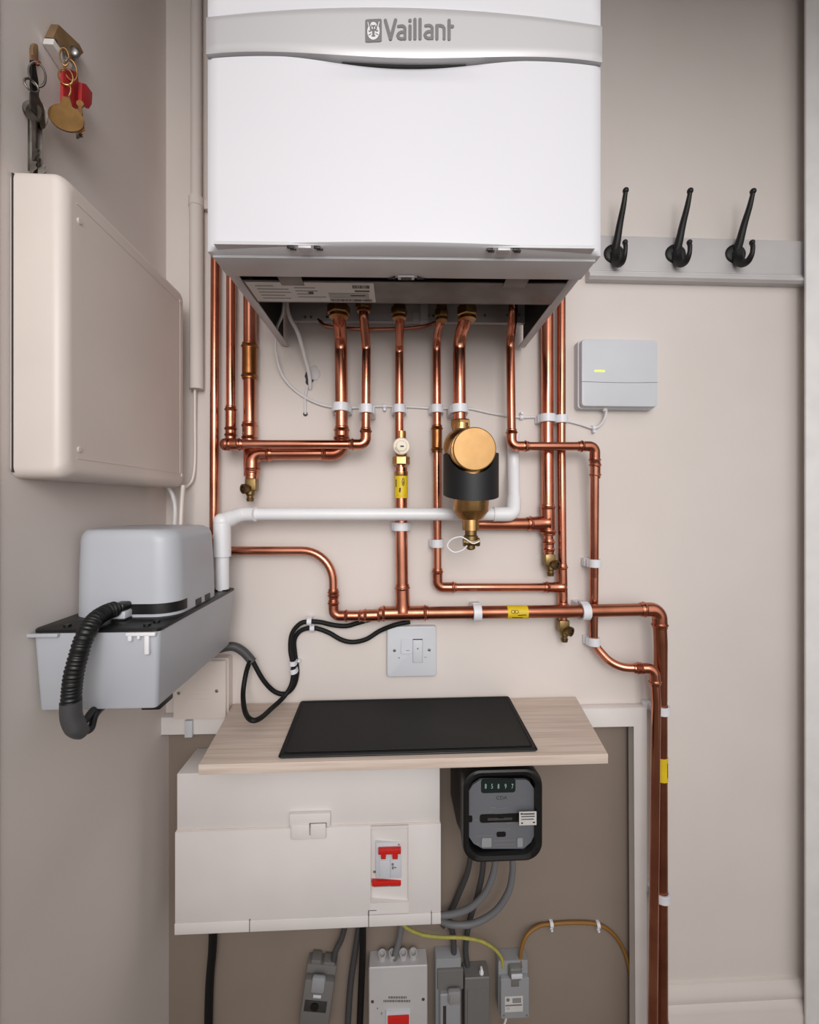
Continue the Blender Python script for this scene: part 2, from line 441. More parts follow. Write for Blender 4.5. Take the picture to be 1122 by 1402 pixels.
# ------------------------------------------------------------------ copper pipework helpers
R15, R22 = .0075, .0110
def run(root, pts, r, corner, m=M_COP, elbow=M_FIT, L=None, name='pipe'):
    """corner: one entry for each inner point: 'e' = soldered elbow, number = bend radius, 0 = straight through"""
    pts = [V(p) for p in pts]
    rad = [r*1.5 if c == 'e' else c for c in corner]
    path = fillet(pts, rad)
    MB().sweep(path, r, 20).build(name, m, root)
    L = L or r*1.5+.017
    for i, c in enumerate(corner):
        if c != 'e': continue
        a, k, b = pts[i], pts[i+1], pts[i+2]
        sub = fillet([k+(a-k).normalized()*min(L,(a-k).length), k, k+(b-k).normalized()*min(L,(b-k).length)], [r*1.5], 12)
        mb = MB(); sleeve(mb, sub, r); mb.build('elbow', elbow, root)
def coupling(root, a, b, r, m=M_FIT, name='coupling', beads=True, wall=.0013):
    mb = MB(); sleeve(mb, [a, b], r, beads=beads, wall=wall); return mb.build(name, m, root)
def tee(root, a, b, c, d, r, rb=None, m=M_FIT):
    mb = MB(); sleeve(mb, [a, b], r); rb = rb or r
    path, S = resample([c, d], .001); T = S[-1]
    mb.sweep(path, [rb+.0013+.0035*math.exp(-q/.006)+(.0019*math.exp(-((T-q-.0062)/.0016)**2)) for q in S], 18)
    return mb.build('tee', m, root)
def brass_nut(root, p, r, h=.017, name='union_nut', m=M_BRASS):
    mb = MB(); hx = lambda rr, z, o=0: [V((p.x+rr*math.cos(PI/3*k+.26), p.y+rr*math.sin(PI/3*k+.26), z)) for k in range(6)]
    mb.loft([hx(r*.93, p.z), hx(r, p.z+.002), hx(r, p.z+h-.002), hx(r*.93, p.z+h)])
    mb.lathe([(r*.82,0),(r*.82,.005)], (p.x,p.y,p.z-.005), (0,0,1), 20)
    mb.lathe([(r*.75,0),(r*.75,.02),(r*.9,.022),(r*.9,.045)], (p.x,p.y,p.z+h-.001), (0,0,1), 20)
    return mb.build(name, m, root, ang=.4)
def drain_cock(root, top, s=1):
    """brass drain-off: square shank, side spindle gland and a ribbed outlet"""
    mb = MB(); t = top
    mb.box(t.x-.0095, t.x+.0095, t.y-.0095, t.y+.0095, t.z-.022, t.z, bev=.0025)
    mb.lathe([(.0075,0),(.0075,.01),(.0055,.012),(.0055,.016),(.0066,.0165),(.0055,.022)], (t.x+s*.002,t.y-.002,t.z-.018), (0,0,-1), 16)
    d = V((s*.55,-.8,-.1)).normalized()
    mb.lathe([(.0075,0),(.0075,.011),(.0085,.0125),(.0085,.018),(.0052,.0185),(.0052,.0145),(0,.0145)], t+V((0,0,-.017)), d, 20)
    dc = mb.build('drain_cock', M_BRASSD, root, label='dull brass drain cock')
    mb = MB(); mb.box(-.0024,.0024,-.0024,.0024,.012,.0175, M=Matrix.Translation(t+V((0,0,-.017))) @ d.to_track_quat('Z','Y').to_matrix().to_4x4())
    mb.build('spindle', M_INK, dc)
UP = CZ+.384
def drop(px, ptop, Y, py=464):
    """from the connection inside the boiler down to the run in front of the wall"""
    a = P(ptop, 432, .712)
    return [V((a.x,.712,UP)), a, P(px, py, Y)]

# --- heating pipe joining second riser on the left to the second pipe under the boiler
b1 = thing('copper_heating_pipe', P(410,608,.742), 'thin copper pipe crossing in front at left, between the left riser and a boiler outlet', 'pipe')
t_ = V((P(316,370,.775).x,.775,UP+.4))
run(b1, [V((P(317,400,.775).x,.775,2.2)), P(316,608,.775), P(316.5,608.5,.742)], R15, ['e'], L=.022, name='riser_pipe')
run(b1, [P(316,608.5,.742), P(501,608.5,.742), P(502,475,.742)]+drop(502,498,.742)[1::-1], R15, ['e',.02,.02])
mb = MB(); sleeve(mb, [P(308,608.5,.742), P(333,608.5,.742)], R15); mb.ball(P(310,608.5,.743), .0108, 10); mb.build('elbow', M_FIT, b1)
coupling(b1, P(316,556,.775), P(316,592,.775), R15)
brass_nut(b1, V((P(498,428,.712).x,.712,CZ+.316)), .013, .012)

# --- 22 mm return: boiler outlet, bend, tee with the third riser and its drain cock
b2 = thing('copper_return_pipe', P(400,622,.768), 'thick copper pipe at left with long drop, low return bend and drain cock', 'pipe')
run(b2, [V((P(342,400,.778).x,.778,2.2)), P(342.5,622,.778), P(343,652,.772)], R22, [0], name='riser_pipe')
run(b2, drop(467,464,.768)+[P(468,621,.768), P(346,621,.768), P(345,655,.768)], R22, [.03,.03,'e','e'], L=.034)
coupling(b2, P(342,470,.778), P(342,520,.778), R22, m=M_BRNF, wall=.0017)
coupling(b2, P(342,578,.778), P(342,604,.778), R22)
coupling(b2, P(468,584,.768), P(468,606,.768), R22)
coupling(b2, P(345,640,.768), P(345,656,.768), R15+.001)
drain_cock(b2, P(345,655,.768), -1)
brass_nut(b2, V((P(464,428,.712).x,.712,CZ+.306)), .0185, .015)

# --- gas pipework: far left riser, swept branch, tee, main, and the boiler's gas valve
gas = thing('copper_gas_pipe', P(552,838,.77), 'long copper gas pipe with yellow labels running across above the shelf to the right', 'pipe')
run(gas, [V((P(297.5,300,.778).x,.778,2.2)), P(293,754,.778), P(330,754,.778)], R15, ['e'], name='riser_pipe')
run(gas, [P(318,754,.778), P(456,754,.776), P(457,843,.772), P(512,843,.772)], R15, [.055,'e'], name='branch_pipe')
coupling(gas, P(456.6,806,.774), P(457,820,.773), R15)
mb = MB(); sleeve(mb, [P(470,843,.772), P(498,843,.772)], R15)
sleeve(mb, [P(496,843,.772), P(524,842,.772)], R15+.0015); mb.build('reducer', M_FIT, gas)
run(gas, [P(520,840,.772), P(780,837,.760), P(903,834,.756), P(905,880,.756), P(905,960,.775), P(906,1420,.775), V((P(906,1420,.775).x,.775,.002))], R22, [0,'e',0,0,0], m=M_COPD, L=.034, name='main_pipe')
tee(gas, P(521,840,.772), P(587,839,.769), P(552,838,.771), P(551,800,.773), R22)
run(gas, [P(551,812,.773), P(549.5,700,.776), P(549.5,640,.776)], R22, [0], name='drop_pipe')
run(gas, [P(549.5,645,.776), P(547,600,.776), P(547,475,.774)]+drop(547,548,.774)[1::-1], R15, [0,.02,.02], name='drop_pipe')
brass_nut(gas, V((P(547,430,.712).x,.712,CZ+.306)), .0135, .013)
p0 = P(549.5,652,.776)
mb = MB(); mb.lathe([(.0118,0),(.0125,.002),(.0125,.008)], p0, (0,0,1), 24)
hx = lambda rr, z: [V((p0.x+rr*math.cos(PI/3*k), p0.y+rr*math.sin(PI/3*k), z)) for k in range(6)]
z0 = P(549,637,.776).z; mb.loft([hx(.0140,z0),hx(.0155,z0+.002),hx(.0155,z0+.014),hx(.0140,z0+.016)])
mb.lathe([(.0105,0),(.0105,.03),(.0088,.033),(.0088,.045)], (p0.x,.776,z0+.015), (0,0,1), 20)
c = P(550,611,.75); mb.lathe([(.0085,-.02),(.0085,.0),(.006,.002)], (c.x,.757,c.z), (0,-1,0), 20)
va = mb.build('gas_valve', M_BRASS, gas, ang=.4)
mb = MB(); mb.lathe([(.0,-.001),(.0148,-.001),(.0148,.004),(.0135,.0055),(.0095,.0058),(.0085,.0075),(.002,.0078),(0,.0078)], (c.x,.752,c.z), (0,-1,0), 32)
cp = mb.build('valve_cap', M_GAUGE, va, label='cream round valve cap')
mb = MB(); mb.box(c.x-.002,c.x+.004,.7438,.7443,c.z-.002,c.z+.0005)
for k in range(5):
    a = PI*1.1+k*.22; mb.box(c.x+.0112*math.cos(a)-.0009,c.x+.0112*math.cos(a)+.0009,.7459,.7464,c.z+.0112*math.sin(a)-.0006,c.z+.0112*math.sin(a)+.0006)
mb.build('cap_marking', M_INK, cp)
def pipe_label(a, b, r, parent):
    mb = MB(); mb.lathe([(r+.0005,0),(r+.0005,(b-a).length)], a, b-a, 28); lb = mb.build('gas_label', M_YEL, parent, label='yellow gas label')
    return lb
def ring_marks(lb, a, b, r, marks, bars):
    """bent pen marks on a label: (s along 0..1, angle)"""
    d = (b-a).normalized(); L = (b-a).length; side = V((0,0,1)) if abs(d.z) < .5 else V((1,0,0))
    def fn(s, w):
        ang = w/r; return a+d*s+(V((0,-1,0))*math.cos(ang)+side*math.sin(ang))*(r+.0008)
    mb = MB()
    for pts, w in marks: stroke(mb, [(p*L, q) for p, q in pts], w, fn, 5)
    mb.build('label_print', M_INK, lb, recalc=False)
a, b = P(694,838,.7638), P(722,838,.7625)
lb = pipe_label(a, b, R22, gas)
loop = [(.24+.1*math.cos(t*PI/6), .0030+.0024*math.sin(t*PI/6)) for t in range(13)]
loop2 = [(.40+.1*math.cos(t*PI/6), .0030+.0024*math.sin(t*PI/6)) for t in range(13)]
ring_marks(lb, a, b, R22, [(loop,.0009),(loop2,.0009),([(.48,-.0028),(.86,-.0020)],.0014),([(.22,-.0078),(.70,-.0078)],.002)], None)
a, b = P(549.5,682,.776), P(549.5,651,.776)
lb = pipe_label(a, b, R22+.0003, gas)
loop = [(.70+.16*math.cos(t*PI/6), .0032+.0018*math.sin(t*PI/6)) for t in range(13)]
ring_marks(lb, a, b, R22+.0003, [(loop,.0010),([(.72,.003),(.62,.0035)],.001),([(.28,-.0025),(.42,-.002)],.0026),([(.12,-.006),(.12,.006)],.0012),([(.5,-.0095),(.8,-.0095)],.002)], None)
a, b = P(905.5,1067,.775), P(905.5,1035,.775)
lb = pipe_label(a, b, R22, gas)
ring_marks(lb, a, b, R22, [([(.2,.006),(.8,.006)],.0016)], None)

# --- hot water: G down, right, tee into K with drain cock
b3 = thing('copper_hot_water_pipe', P(680,804,.782), 'thin copper pipe looping low from boiler to a riser with drain cock', 'pipe')
run(b3, drop(598,605,.782)+[P(599.5,804,.782), P(775,804,.782)], R15, [.03,.03,'e'], L=.034)
run(b3, [V((P(769,380,.782).x,.782,2.2)), P(769,600,.782), P(771,850,.782)], R15, [0], name='riser_pipe')
coupling(b3, P(598.5,582,.782), P(598.5,620,.782), R15, m=M_BRNF, wall=.0017)
tee(b3, P(770,772,.782), P(771,832,.782), P(771,804,.782), P(745,804,.782), R15)
drain_cock(b3, P(771,848,.782), 1)
brass_nut(b3, V((P(605,432,.712).x,.712,CZ+.304)), .0115, .013)

# --- heating return H to filter
b4 = thing('copper_filter_feed_pipe', P(629,575,.755), 'thick copper pipe from boiler down to top of brass filter', 'pipe')
run(b4, drop(629,640,.755)+[P(630,584,.755)], R22, [.035,.035])
brass_nut(b4, V((P(640,430,.712).x,.712,CZ+.306)), .0175, .015)

# --- J: main riser at right, tee with branch to filter, drain cock
b5 = thing('copper_filter_return_pipe', P(750,715,.778), 'thick vertical copper pipe at right with side branch from filter and drain cock', 'pipe')
run(b5, [V((P(748,380,.782).x,.782,2.2)), P(750,600,.782), P(750.5,718,.780)], R22, [0], name='riser_pipe')
run(b5, [P(750.5,715,.780), P(752,760,.780)], R15+.001, [], name='drain_stub')
run(b5, [P(648,717,.778), P(700,717.5,.779), P(750,717,.780)], R22, [0], name='branch_pipe', m=M_COPD)
tee(b5, P(750,690,.780), P(751,733,.780), P(750.5,716,.780), P(722,717,.778), R22)
coupling(b5, P(751.5,738,.780), P(751.5,757,.780), R15+.001)
drain_cock(b5, P(752,758,.780), 1)

# --- I: cold feed stepping down on the right
b6 = thing('copper_cold_feed_pipe', P(815,750,.77), 'thin copper pipe stepping right past the risers then down to the floor', 'pipe')
run(b6, drop(699,703,.757)+[P(701,611,.752), P(815,611,.752), P(814,790,.776), P(813,882,.783), P(842,914,.766), P(896,915,.748), P(899,960,.748), P(894,1420,.748), V((P(894,1420,.748).x,.748,.002))],
    R15, [.03,.03,'e','e',.05,.04,.05,'e',0,0], L=.030)
coupling(b6, P(868,915,.757), P(884,915,.752), R15)
coupling(b6, P(815.5,632,.756), P(815.3,655,.760), R15)

# ------------------------------------------------------------------ magnetic filter
fx = P(645,650,.695); FY = .695; fp = lambda py: P(645, py, FY).z
flt = thing('magnetic_filter', (fx.x,FY,fp(752)), 'brass magnetic filter with black sleeve and round end cap', 'filter')
mb = MB()
zz = fp(683)
mb.lathe([(.028,fp(640)-zz),(.0285,fp(652)-zz),(.0285,fp(699)-zz),(.0278,fp(700)-zz),(.0175,fp(711)-zz),(.0134,fp(711.5)-zz),(.0134,fp(726)-zz)], (fx.x,FY,zz), (0,0,1), 32)
mb.build('lower_body', M_BRASS, flt)
mb = MB()   # split black sleeve with a scooped top for the cap
n = 56; zt, zb = fp(622), fp(681)
capc = P(648,616,.66); rs = .0440
def sl(r, top):
    out = []
    for k in range(n):
        a = 2*PI*k/n; x = fx.x+r*math.cos(a); y = FY+r*math.sin(a)
        if top:
            z = zt
            if y < FY+.01:
                dx = x-capc.x; d = .0355**2-dx*dx
                if d > 0: z = min(zt, capc.z-math.sqrt(d)-.001+0)
        else: z = zb+.004-.010*max(0,-math.sin(a))
        out.append(V((x,y,z)))
    return out
mb.loft([sl(rs,1), sl(rs,0), sl(rs-.006,0), sl(rs-.006,1)], closed=True)
mb.build('sleeve', M_SLEEVE, flt, label='black plastic magnet sleeve')
mb = MB()   # horizontal head barrel towards the door with a flat round cap
mb.lathe([(.028,0),(.0315,.006),(.0315,.052),(.0305,.054)], (capc.x-.003,.708,capc.z), (0,-1,0), 40)
mb.ball((P(633,612,.712).x,.712,P(633,612,.712).z), .031, 16)
c = P(631,590,.755); mb.lathe([(.0150,0),(.0150,-.03)], (c.x,.752,c.z+.012), (0,0,1), 24)
mb.build('head', M_BRASS, flt)
mb = MB(); mb.lathe([(.0,-.004),(.0318,-.004),(.0326,-.003),(.0326,.003),(.0310,.0045),(.012,.0048),(0,.0044)], (capc.x,.651,capc.z), (0,-1,0), 48)
mb.build('end_cap', M_DISC, flt, label='flat round brass end cap')
c = P(631,587,.755)
hx = lambda rr, z: [V((c.x+rr*math.cos(PI/3*k+.3), c.y+rr*math.sin(PI/3*k+.3), z)) for k in range(6)]
mb = MB(); mb.loft([hx(.0165,c.z),hx(.0183,c.z+.002),hx(.0183,c.z+.013),hx(.0165,c.z+.015)]); mb.build('inlet_nut', M_BRASS, flt, ang=.4)
mb = MB()
z = fp(722); mb.lathe([(.0095,0),(.0095,-.012),(.0115,-.014),(.0115,-.02),(.008,-.021)], (fx.x,FY,z), (0,0,1), 20)
z2 = fp(742); mb.lathe([(.0058,-.012),(.0062,-.009),(.0062,.009),(.0058,.012)], (fx.x-.0,FY-.004,z2), (1,0,0), 14); mb.lathe([(.0068,-.0),(.0068,.004)],(fx.x+.009,FY-.004,z2),(1,0,0),8); mb.lathe([(.0068,0),(.0068,.004)],(fx.x-.013,FY-.004,z2),(1,0,0),8)
mb.lathe([(.007,0),(.007,-.02),(.004,-.022)], (fx.x,FY,fp(734)), (0,0,1), 18)
mb.build('drain_valve', M_BRASSD, flt)
mb = MB(); z = fp(724); pts = [V((fx.x+.0105*math.cos(a*PI/10), FY+.0105*math.sin(a*PI/10), z)) for a in range(21)]; mb.sweep(pts, .0014, 8)
mb.sweep(spline([P(657,741,.682),P(648,744,.681),P(638,738,.682),P(630,735,.684),P(618,739,.686),P(613,748,.687),P(622,756,.687),P(634,753,.684),P(640,747,.682)]), .0011, 8)
mb.build('cap_strap', M_PVC, flt, label='white plastic retaining strap')

# ------------------------------------------------------------------ white waste pipe
wst = thing('white_waste_pipe', P(303,806,.724), 'white plastic waste pipe running behind the filter down into the pump', 'pipe')
RW = .0106
w1 = [P(703,594,.7875), P(703.5,640,.784), P(704,704,.742), P(332,704,.748), P(304.5,714,.722)]
ve = V((w1[-1].x,.722,CZ-.139))
MB().sweep(fillet(w1+[ve], [.05,.014,.02,.016]), RW, 22).build('pipe', M_PVC, wst)
mb = MB()
k = P(703,704,.742); mb.sweep(fillet([P(703.8,682,.7565), k, P(676,704,.742)], [.012]), RW+.0016, 22); mb.build('elbow', M_PVC, wst)
mb = MB(); k = w1[3]; mb.sweep(fillet([P(350,704,.742), k, k.lerp(w1[4],.72)], [.012]), RW+.0016, 22); mb.build('elbow', M_PVC, wst)
mb = MB(); k = w1[4]; mb.sweep(fillet([k.lerp(w1[3],.45), k, V((k.x,.722,P(303,762,.722).z))], [.008]), RW+.0030, 22); mb.ball(k, RW+.0032, 14); mb.build('elbow', M_PVC, wst)

# ------------------------------------------------------------------ pipe clips
CG = 'white pipe clips'
def clip(px, py, Y, r, label, ax='v', wall=WALL, h=.0145, bw=None):
    p = P(px, py, Y); d = V((0,0,1)) if ax == 'v' else V((1,0,0))
    root = thing('pipe_clip', (p.x, wall, p.z), label, 'pipe clip', CG)
    mb = MB(); ri, ro = r+.0006, r+.0042
    mb.lathe([(ri,-h/2),(ri,h/2),(ro-.0006,h/2),(ro,h/2-.0006),(ro,-h/2+.0006),(ro-.0006,-h/2)], p, d, 32, closed=True)
    mb.build('saddle', M_CLIP, root)
    mb = MB(); y0 = p.y+r+.0008
    w = bw or (r+.006 if ax == 'v' else r+.001)
    if wall-.0005-y0 > .0006:
        if ax == 'v': mb.box(p.x-w, p.x+w, y0+.0018, wall-.0003, p.z-h/2, p.z+h/2, bev=.0008)
        else: mb.box(p.x-h/2, p.x+h/2, y0+.0018, wall-.0003, p.z-w, p.z+w, bev=.0008)
        for s in (-1, 1):
            q = V((p.x+s*(r+.0028),0,p.z)) if ax == 'v' else V((p.x,0,p.z+s*(r+.0028)))
            a, b = (.0022, h/2-.0004) if ax == 'v' else (h/2-.0004, .0022)
            mb.box(q.x-a, q.x+a, p.y, y0+.003, q.z-b, q.z+b, bev=.0005)
        mb.build('base', M_CLIP, root)
    return root
clip(467,558,.768,R22, 'white clip round leftmost thick pipe dropping from the boiler')
clip(502,560,.742,R15, 'white clip round thin pipe just left of the gas valve pipe')
clip(547,560,.7755,R15, 'white clip on the pipe above the cream valve cap')
clip(598.4,560,.782,R15, 'upper of two white clips on thin pipe left of the filter')
clip(629.5,560,.755,R22, 'white clip just above the hexagon nut of the brass filter')
clip(749.5,573,.782,R22, 'white clip round thick riser at right, left one of a touching pair')
clip(769,574,.782,R15, 'white clip round thin riser at right, right one of a touching pair')
clip(599,744,.782,R15, 'lower of two white clips on thin pipe left of the filter')
clip(549.5,721,.7755,R22, 'white clip on the gas pipe just below the white waste pipe')
clip(814.2,771,.774,R15, 'white clip on the right-hand stepping pipe above the crossing gas pipe')
clip(813,878,.783,R15, 'white clip where the stepping pipe starts to bend, below the crossing gas pipe')
clip(653,838.5,.7661,R22, 'white clip on the level gas pipe left of its yellow label', 'h')
clip(801,837,.7593,R22, 'white clip on the level gas pipe where the stepping pipe crosses', 'h')
clip(905.4,971,.775,R22, 'white clip at the top of the vertical pair beside the alcove frame', bw=.0225)
clip(905.6,1225,.775,R22, 'white clip low down on the vertical pair, nearest the skirting')

# ------------------------------------------------------------------ conduit in the left corner
con = thing('painted_conduit', P(269,533,.787), 'beige painted conduit pipe down the wall left of the boiler', 'conduit')
a = P(269,275,.787); b = P(269.5,533,.787)
mb = MB(); mb.sweep([V((a.x,.787,2.44)), a], .0093, 20); mb.sweep([a, b], .0115, 20); mb.build('pipe', M_WALL, con)
mb = MB(); mb.lathe([(.0115,0),(.0128,.001),(.0128,.016),(.0098,.017)], a+V((0,0,-.012)), (0,0,1), 24); mb.build('coupler', M_WALL, con)
mb = MB(); mb.box(a.x+.012, a.x+.022, .789, .7995, a.z-.012, a.z+.004, bev=.001); mb.build('bracket', M_WALL, con)
mb = MB(); mb.sweep(spline([P(267,531,.789),P(267,580,.793),P(267,630,.794),P(264,655,.79),P(258,664,.785),P(252,668,.775)]), .0026, 10)
mb.build('conduit_cable', M_BEIGE, None, 'thin beige cable leaving the bottom of the corner conduit', 'cable')

# ------------------------------------------------------------------ enclosure on left wall
enc = thing('wall_enclosure', (LW,.62,CZ+.028), 'large beige rounded plastic box on the left wall above the pump', 'enclosure')
mb = MB(); lv = []
y0, y1, z0, z1 = .479, .757, CZ+.0275, CZ+.3545
def ring(x, ins, r): return [V((x, y, z)) for y, z in rrect(y0+ins, y1-ins, z0+ins, z1-ins, r, 8)]
rd = .013
mb.loft([ring(LW+.0005,0,.012), ring(-.359,0,.012)]+[ring(-.359+rd*math.sin(a*PI/16), rd*(1-math.cos(a*PI/16)), .012) for a in range(1,9)])
mb.build('cover', M_BEIGE, enc, ang=.9)
mb = MB()
for (ya, yb, za, zb) in ((y0+.02,y1-.02,z0+.0225,z0+.0233),(y0+.02,y1-.02,z1-.0233,z1-.0225),(y1-.0205,y1-.0195,z0+.023,z1-.023)):
    mb.box(-.3462,-.3455,ya,yb,za,zb)
mb.build('panel_seam', M_BEIGE, enc)
for yy, zz in ((y0+.024,z0+.033),(y0+.024,z1-.04),(y1-.014,z0+.02),(y1-.02,z1-.022)):
    MB().lathe([(.0,-.001),(.0034,-.001),(.0034,.0006),(.0026,.0012),(0,.0012)], (-.346,yy,zz), (1,0,0), 14).build('screw', M_BEIGE, enc)
mb = MB(); mb.box(-.3985,-.3975+.001,y0-.0003,y0+.002,z0+.006,z1-.006); mb.build('back_plate', M_SWSL, enc)
G = 'white cables under the beige box'
mb = MB(); mb.sweep(spline([P(229,664,.745),P(237,680,.745),P(240,700,.745),P(238,735,.73),P(238,760,.735)]), .0032, 10)
mb.build('white_cable', M_CABW, None, 'left of two cables dropping from the beige box behind the pump', 'cable', G)
mb = MB(); mb.sweep(spline([P(251,664,.752),P(249,690,.752),P(247,735,.745),P(246,765,.742)]), .0036, 10)
mb.build('white_cable', M_BEIGE, None, 'right of two cables dropping from the beige box behind the pump', 'cable', G)

# ------------------------------------------------------------------ condensate pump
pump = thing('condensate_pump', (-.33,.62,CZ-.233), 'grey condensate pump tank with rounded motor cover on the left wall', 'pump')
px0, px1, py0, py1, pz0, pz1 = LW+.002, -.2605, .505, .746, CZ-.2325, CZ-.144
mb = MB()
def tr(z, ins, r=.006): return [V((x, y, z)) for x, y in rrect(px0+ins*.4, px1-ins, py0+ins, py1-ins*1.4, r, 4)]
mb.loft([tr(pz0,.007,.004), tr(pz0+.002,.0055), tr(pz1-.006,.0002), tr(pz1,0)])
mb.build('tank', M_GREY, pump)
mb = MB(); mb.loft([[V((x, y, z)) for x, y in rrect(px0+.0, px1+i, py0-i, py1+i, .008, 4)] for z, i in ((pz1,-.001),(pz1+.0005,.001),(pz1+.0035,.001),(pz1+.0045,-.001))])
lid = mb.build('lid', M_BLK, pump, label='black tank lid')
mb = MB()
for yy in (.515,.53): mb.lathe([(.004,0),(.004,.0025),(.0028,.003)], (px1-.018+ (yy-.515)*.2, yy, pz1+.0045), (0,0,1), 12)
mb.lathe([(.004,0),(.004,.0025)], (px0+.03,.516,pz1+.0045), (0,0,1), 12); mb.lathe([(.0125,0),(.0125,.002)], (ve.x,.724,pz1+.0045), (0,0,1), 20)
mb.build('lid_plug', M_BLK, lid)
cz0 = pz1+.0045; cx0, cx1, cy0, cy1 = -.394, -.2655, .552, .697
mb = MB()
def cr(z, ins, r=.026): return [V((x, y, z)) for x, y in rrect(cx0+ins*.45, cx1-ins, cy0+ins*.6, cy1-ins*.5, r, 8)]
H = .1075; lv = [(0,0,.028),(.06,.002,.027),(H-.016,.004,.026)]+[(H-.016+.016*math.sin(a*PI/12), .004+.014*(1-math.cos(a*PI/12)), .026) for a in range(1,7)]
mb.loft([cr(cz0+.0003+h, i, r) for h, i, r in lv]); mb.build('motor_cover', M_GREY, pump, ang=.9)
mb = MB()     # dark slot wrapping the corner, and small vents on the side
seg = [q for q in rrect(cx0, cx1, cy0, cy1, .028, 8)]
pts = [V((x,y,0)) for x, y in [(-.318,cy0),(-.30,cy0)]+seg[0:9]+[(cx1,cy0+.032)]]
def off(p, d):
    c = V((cx1-.028, cy0+.028, 0)); q = p.copy()
    if p.x > c.x-.001 and p.y < c.y+.001:
        v = (p-c).normalized(); return p+v*d
    if p.y < cy0+.001: return p+V((0,-d,0))
    return p+V((d,0,0))
mb.loft([[off(p,.0006)+V((0,0,cz0+.004)), off(p,.0006)+V((0,0,cz0+.0165)), off(p,-.001)+V((0,0,cz0+.0165)), off(p,-.001)+V((0,0,cz0+.004))] for p in pts])
mb.build('vent_slot', M_BLK, pump)
for yy in (.610,.640):
    mb = MB(); mb.box(cx1-.002, cx1+.0006, yy, yy+.017, cz0+.001, cz0+.009); mb.build('vent_slot', M_BLK, pump)
p = P(158,835,.545); mb = MB(); mb.box(p.x-.003, p.x+.016, .537, .556, cz0+.002, cz0+.011, bev=.0015); mb.build('hose_clamp', M_GREYL, pump)
mb = MB(); mb.box(p.x+.0, p.x+.015, .536, .556, cz0+.011, cz0+.0205, bev=.003); mb.box(p.x+.001,p.x+.017,.535,.55,cz0+.0,cz0+.002); mb.build('outlet_nozzle', M_BLK, pump)
for xx, s in ((px1-.024, 1), (px0+.006, -1)):
    mb = MB()
    mb.box(xx-.010, xx+.022 if s > 0 else xx+.024, py0-.0045, py0+.001, pz1-.0035, pz1+.0005, bev=.0008)
    if s > 0:
        mb.box(xx+.010, xx+.015, py0-.004, py0+.001, pz1-.024, pz1-.003, bev=.0006); mb.box(xx-.008,xx-.004,py0-.004,py0+.001,pz1-.009,pz1-.003,bev=.0005); mb.box(xx+.002,xx+.005,py0-.004,py0+.001,pz1-.007,pz1-.003,bev=.0005)
    mb.build('lid_clip', M_PVC if s > 0 else M_GREY, pump)
mb = MB(); mb.box(px1-.03,px1-.008,py0+.018,py0+.05,pz0-.008,pz0+.0005,bev=.002); mb.build('rubber_foot', M_BLK, pump)
# corrugated hose
hp = [P(157,834,.536),P(144,839,.522),P(129,850,.503),P(116,872,.485),P(107,900,.477),P(100,930,.474),P(97,966,.474)]
pa, S = resample(spline(hp, 14), .0007)
mb = MB(); mb.sweep(pa, [.0090+.00055*math.sin(2*PI*q/.0032) for q in S], 18)
hose = thing('pump_hose', hp[-1], 'black corrugated hose looping over the front of the pump', 'hose')
mb.build('corrugated_tube', M_BLK, hose)
mb = MB()
tp = spline([P(97,960,.474),P(98,982,.475),P(105,997,.478),P(114,1003,.484)])
mb.sweep(tp, [.0100-.003*max(0,(i/len(tp)-.6))/.4 for i in range(len(tp))], 16); mb.build('end_sleeve', M_CABGD, hose, label='grey sleeve at the hose end')
mb = MB(); mb.sweep(spline([P(112,1001,.482),P(124,998,.492),P(130,980,.505),P(141,968,.53),P(155,958,.56)]), .0038, 10); mb.sweep(spline([P(108,998,.480),P(118,985,.492),P(128,972,.51),P(140,964,.53),P(150,958,.56)]), .0038, 10)
mb.build('tail_cable', M_BLK, hose)

# ------------------------------------------------------------------ cables from pump
mb = MB(); mb.sweep(spline([P(296,889,.758),P(318,885,.766),P(333,892,.770),P(346,906,.772)]), .0075, 14)
mb.build('cable_sleeve', M_CABGD, None, 'grey sleeve round two black cables right of the pump', 'cable sleeve')
G = 'black cables from the pump to the spur'
mb = MB(); mb.sweep(spline([P(343,903,.767),P(337,922,.772),P(333,950,.757),P(336,975,.718),P(345,986,.694),P(357,983,.706),P(372,970,.744),P(388,955,.772),P(399,938,.780),P(402,915,.782),P(398,890,.782),P(400,868,.782),P(411,854,.782),P(425,851,.783),P(440,852,.786),P(458,856,.79),P(475,857,.791),P(490,853,.791),P(508,848,.791)]), .0041, 12)
mb.build('black_cable', M_BLKM, None, 'black cable that loops down onto the shelf, then rises to the upper clip', 'cable', G)
mb = MB(); mb.sweep(spline([P(346,905,.776),P(360,930,.780),P(375,946,.788),P(390,950,.792),P(402,940,.794),P(407,920,.794),P(404,895,.794),P(403,878,.794),P(408,867,.794),P(418,861,.794),P(432,860,.794),P(450,866,.794),P(468,876,.792),P(484,879,.792),P(502,875,.792),P(520,864,.792),P(540,856,.787),P(562,851,.787)]), .0041, 12)
mb.build('black_cable', M_BLKM, None, 'black cable that dips between its clip and the white spur plate', 'cable', G)
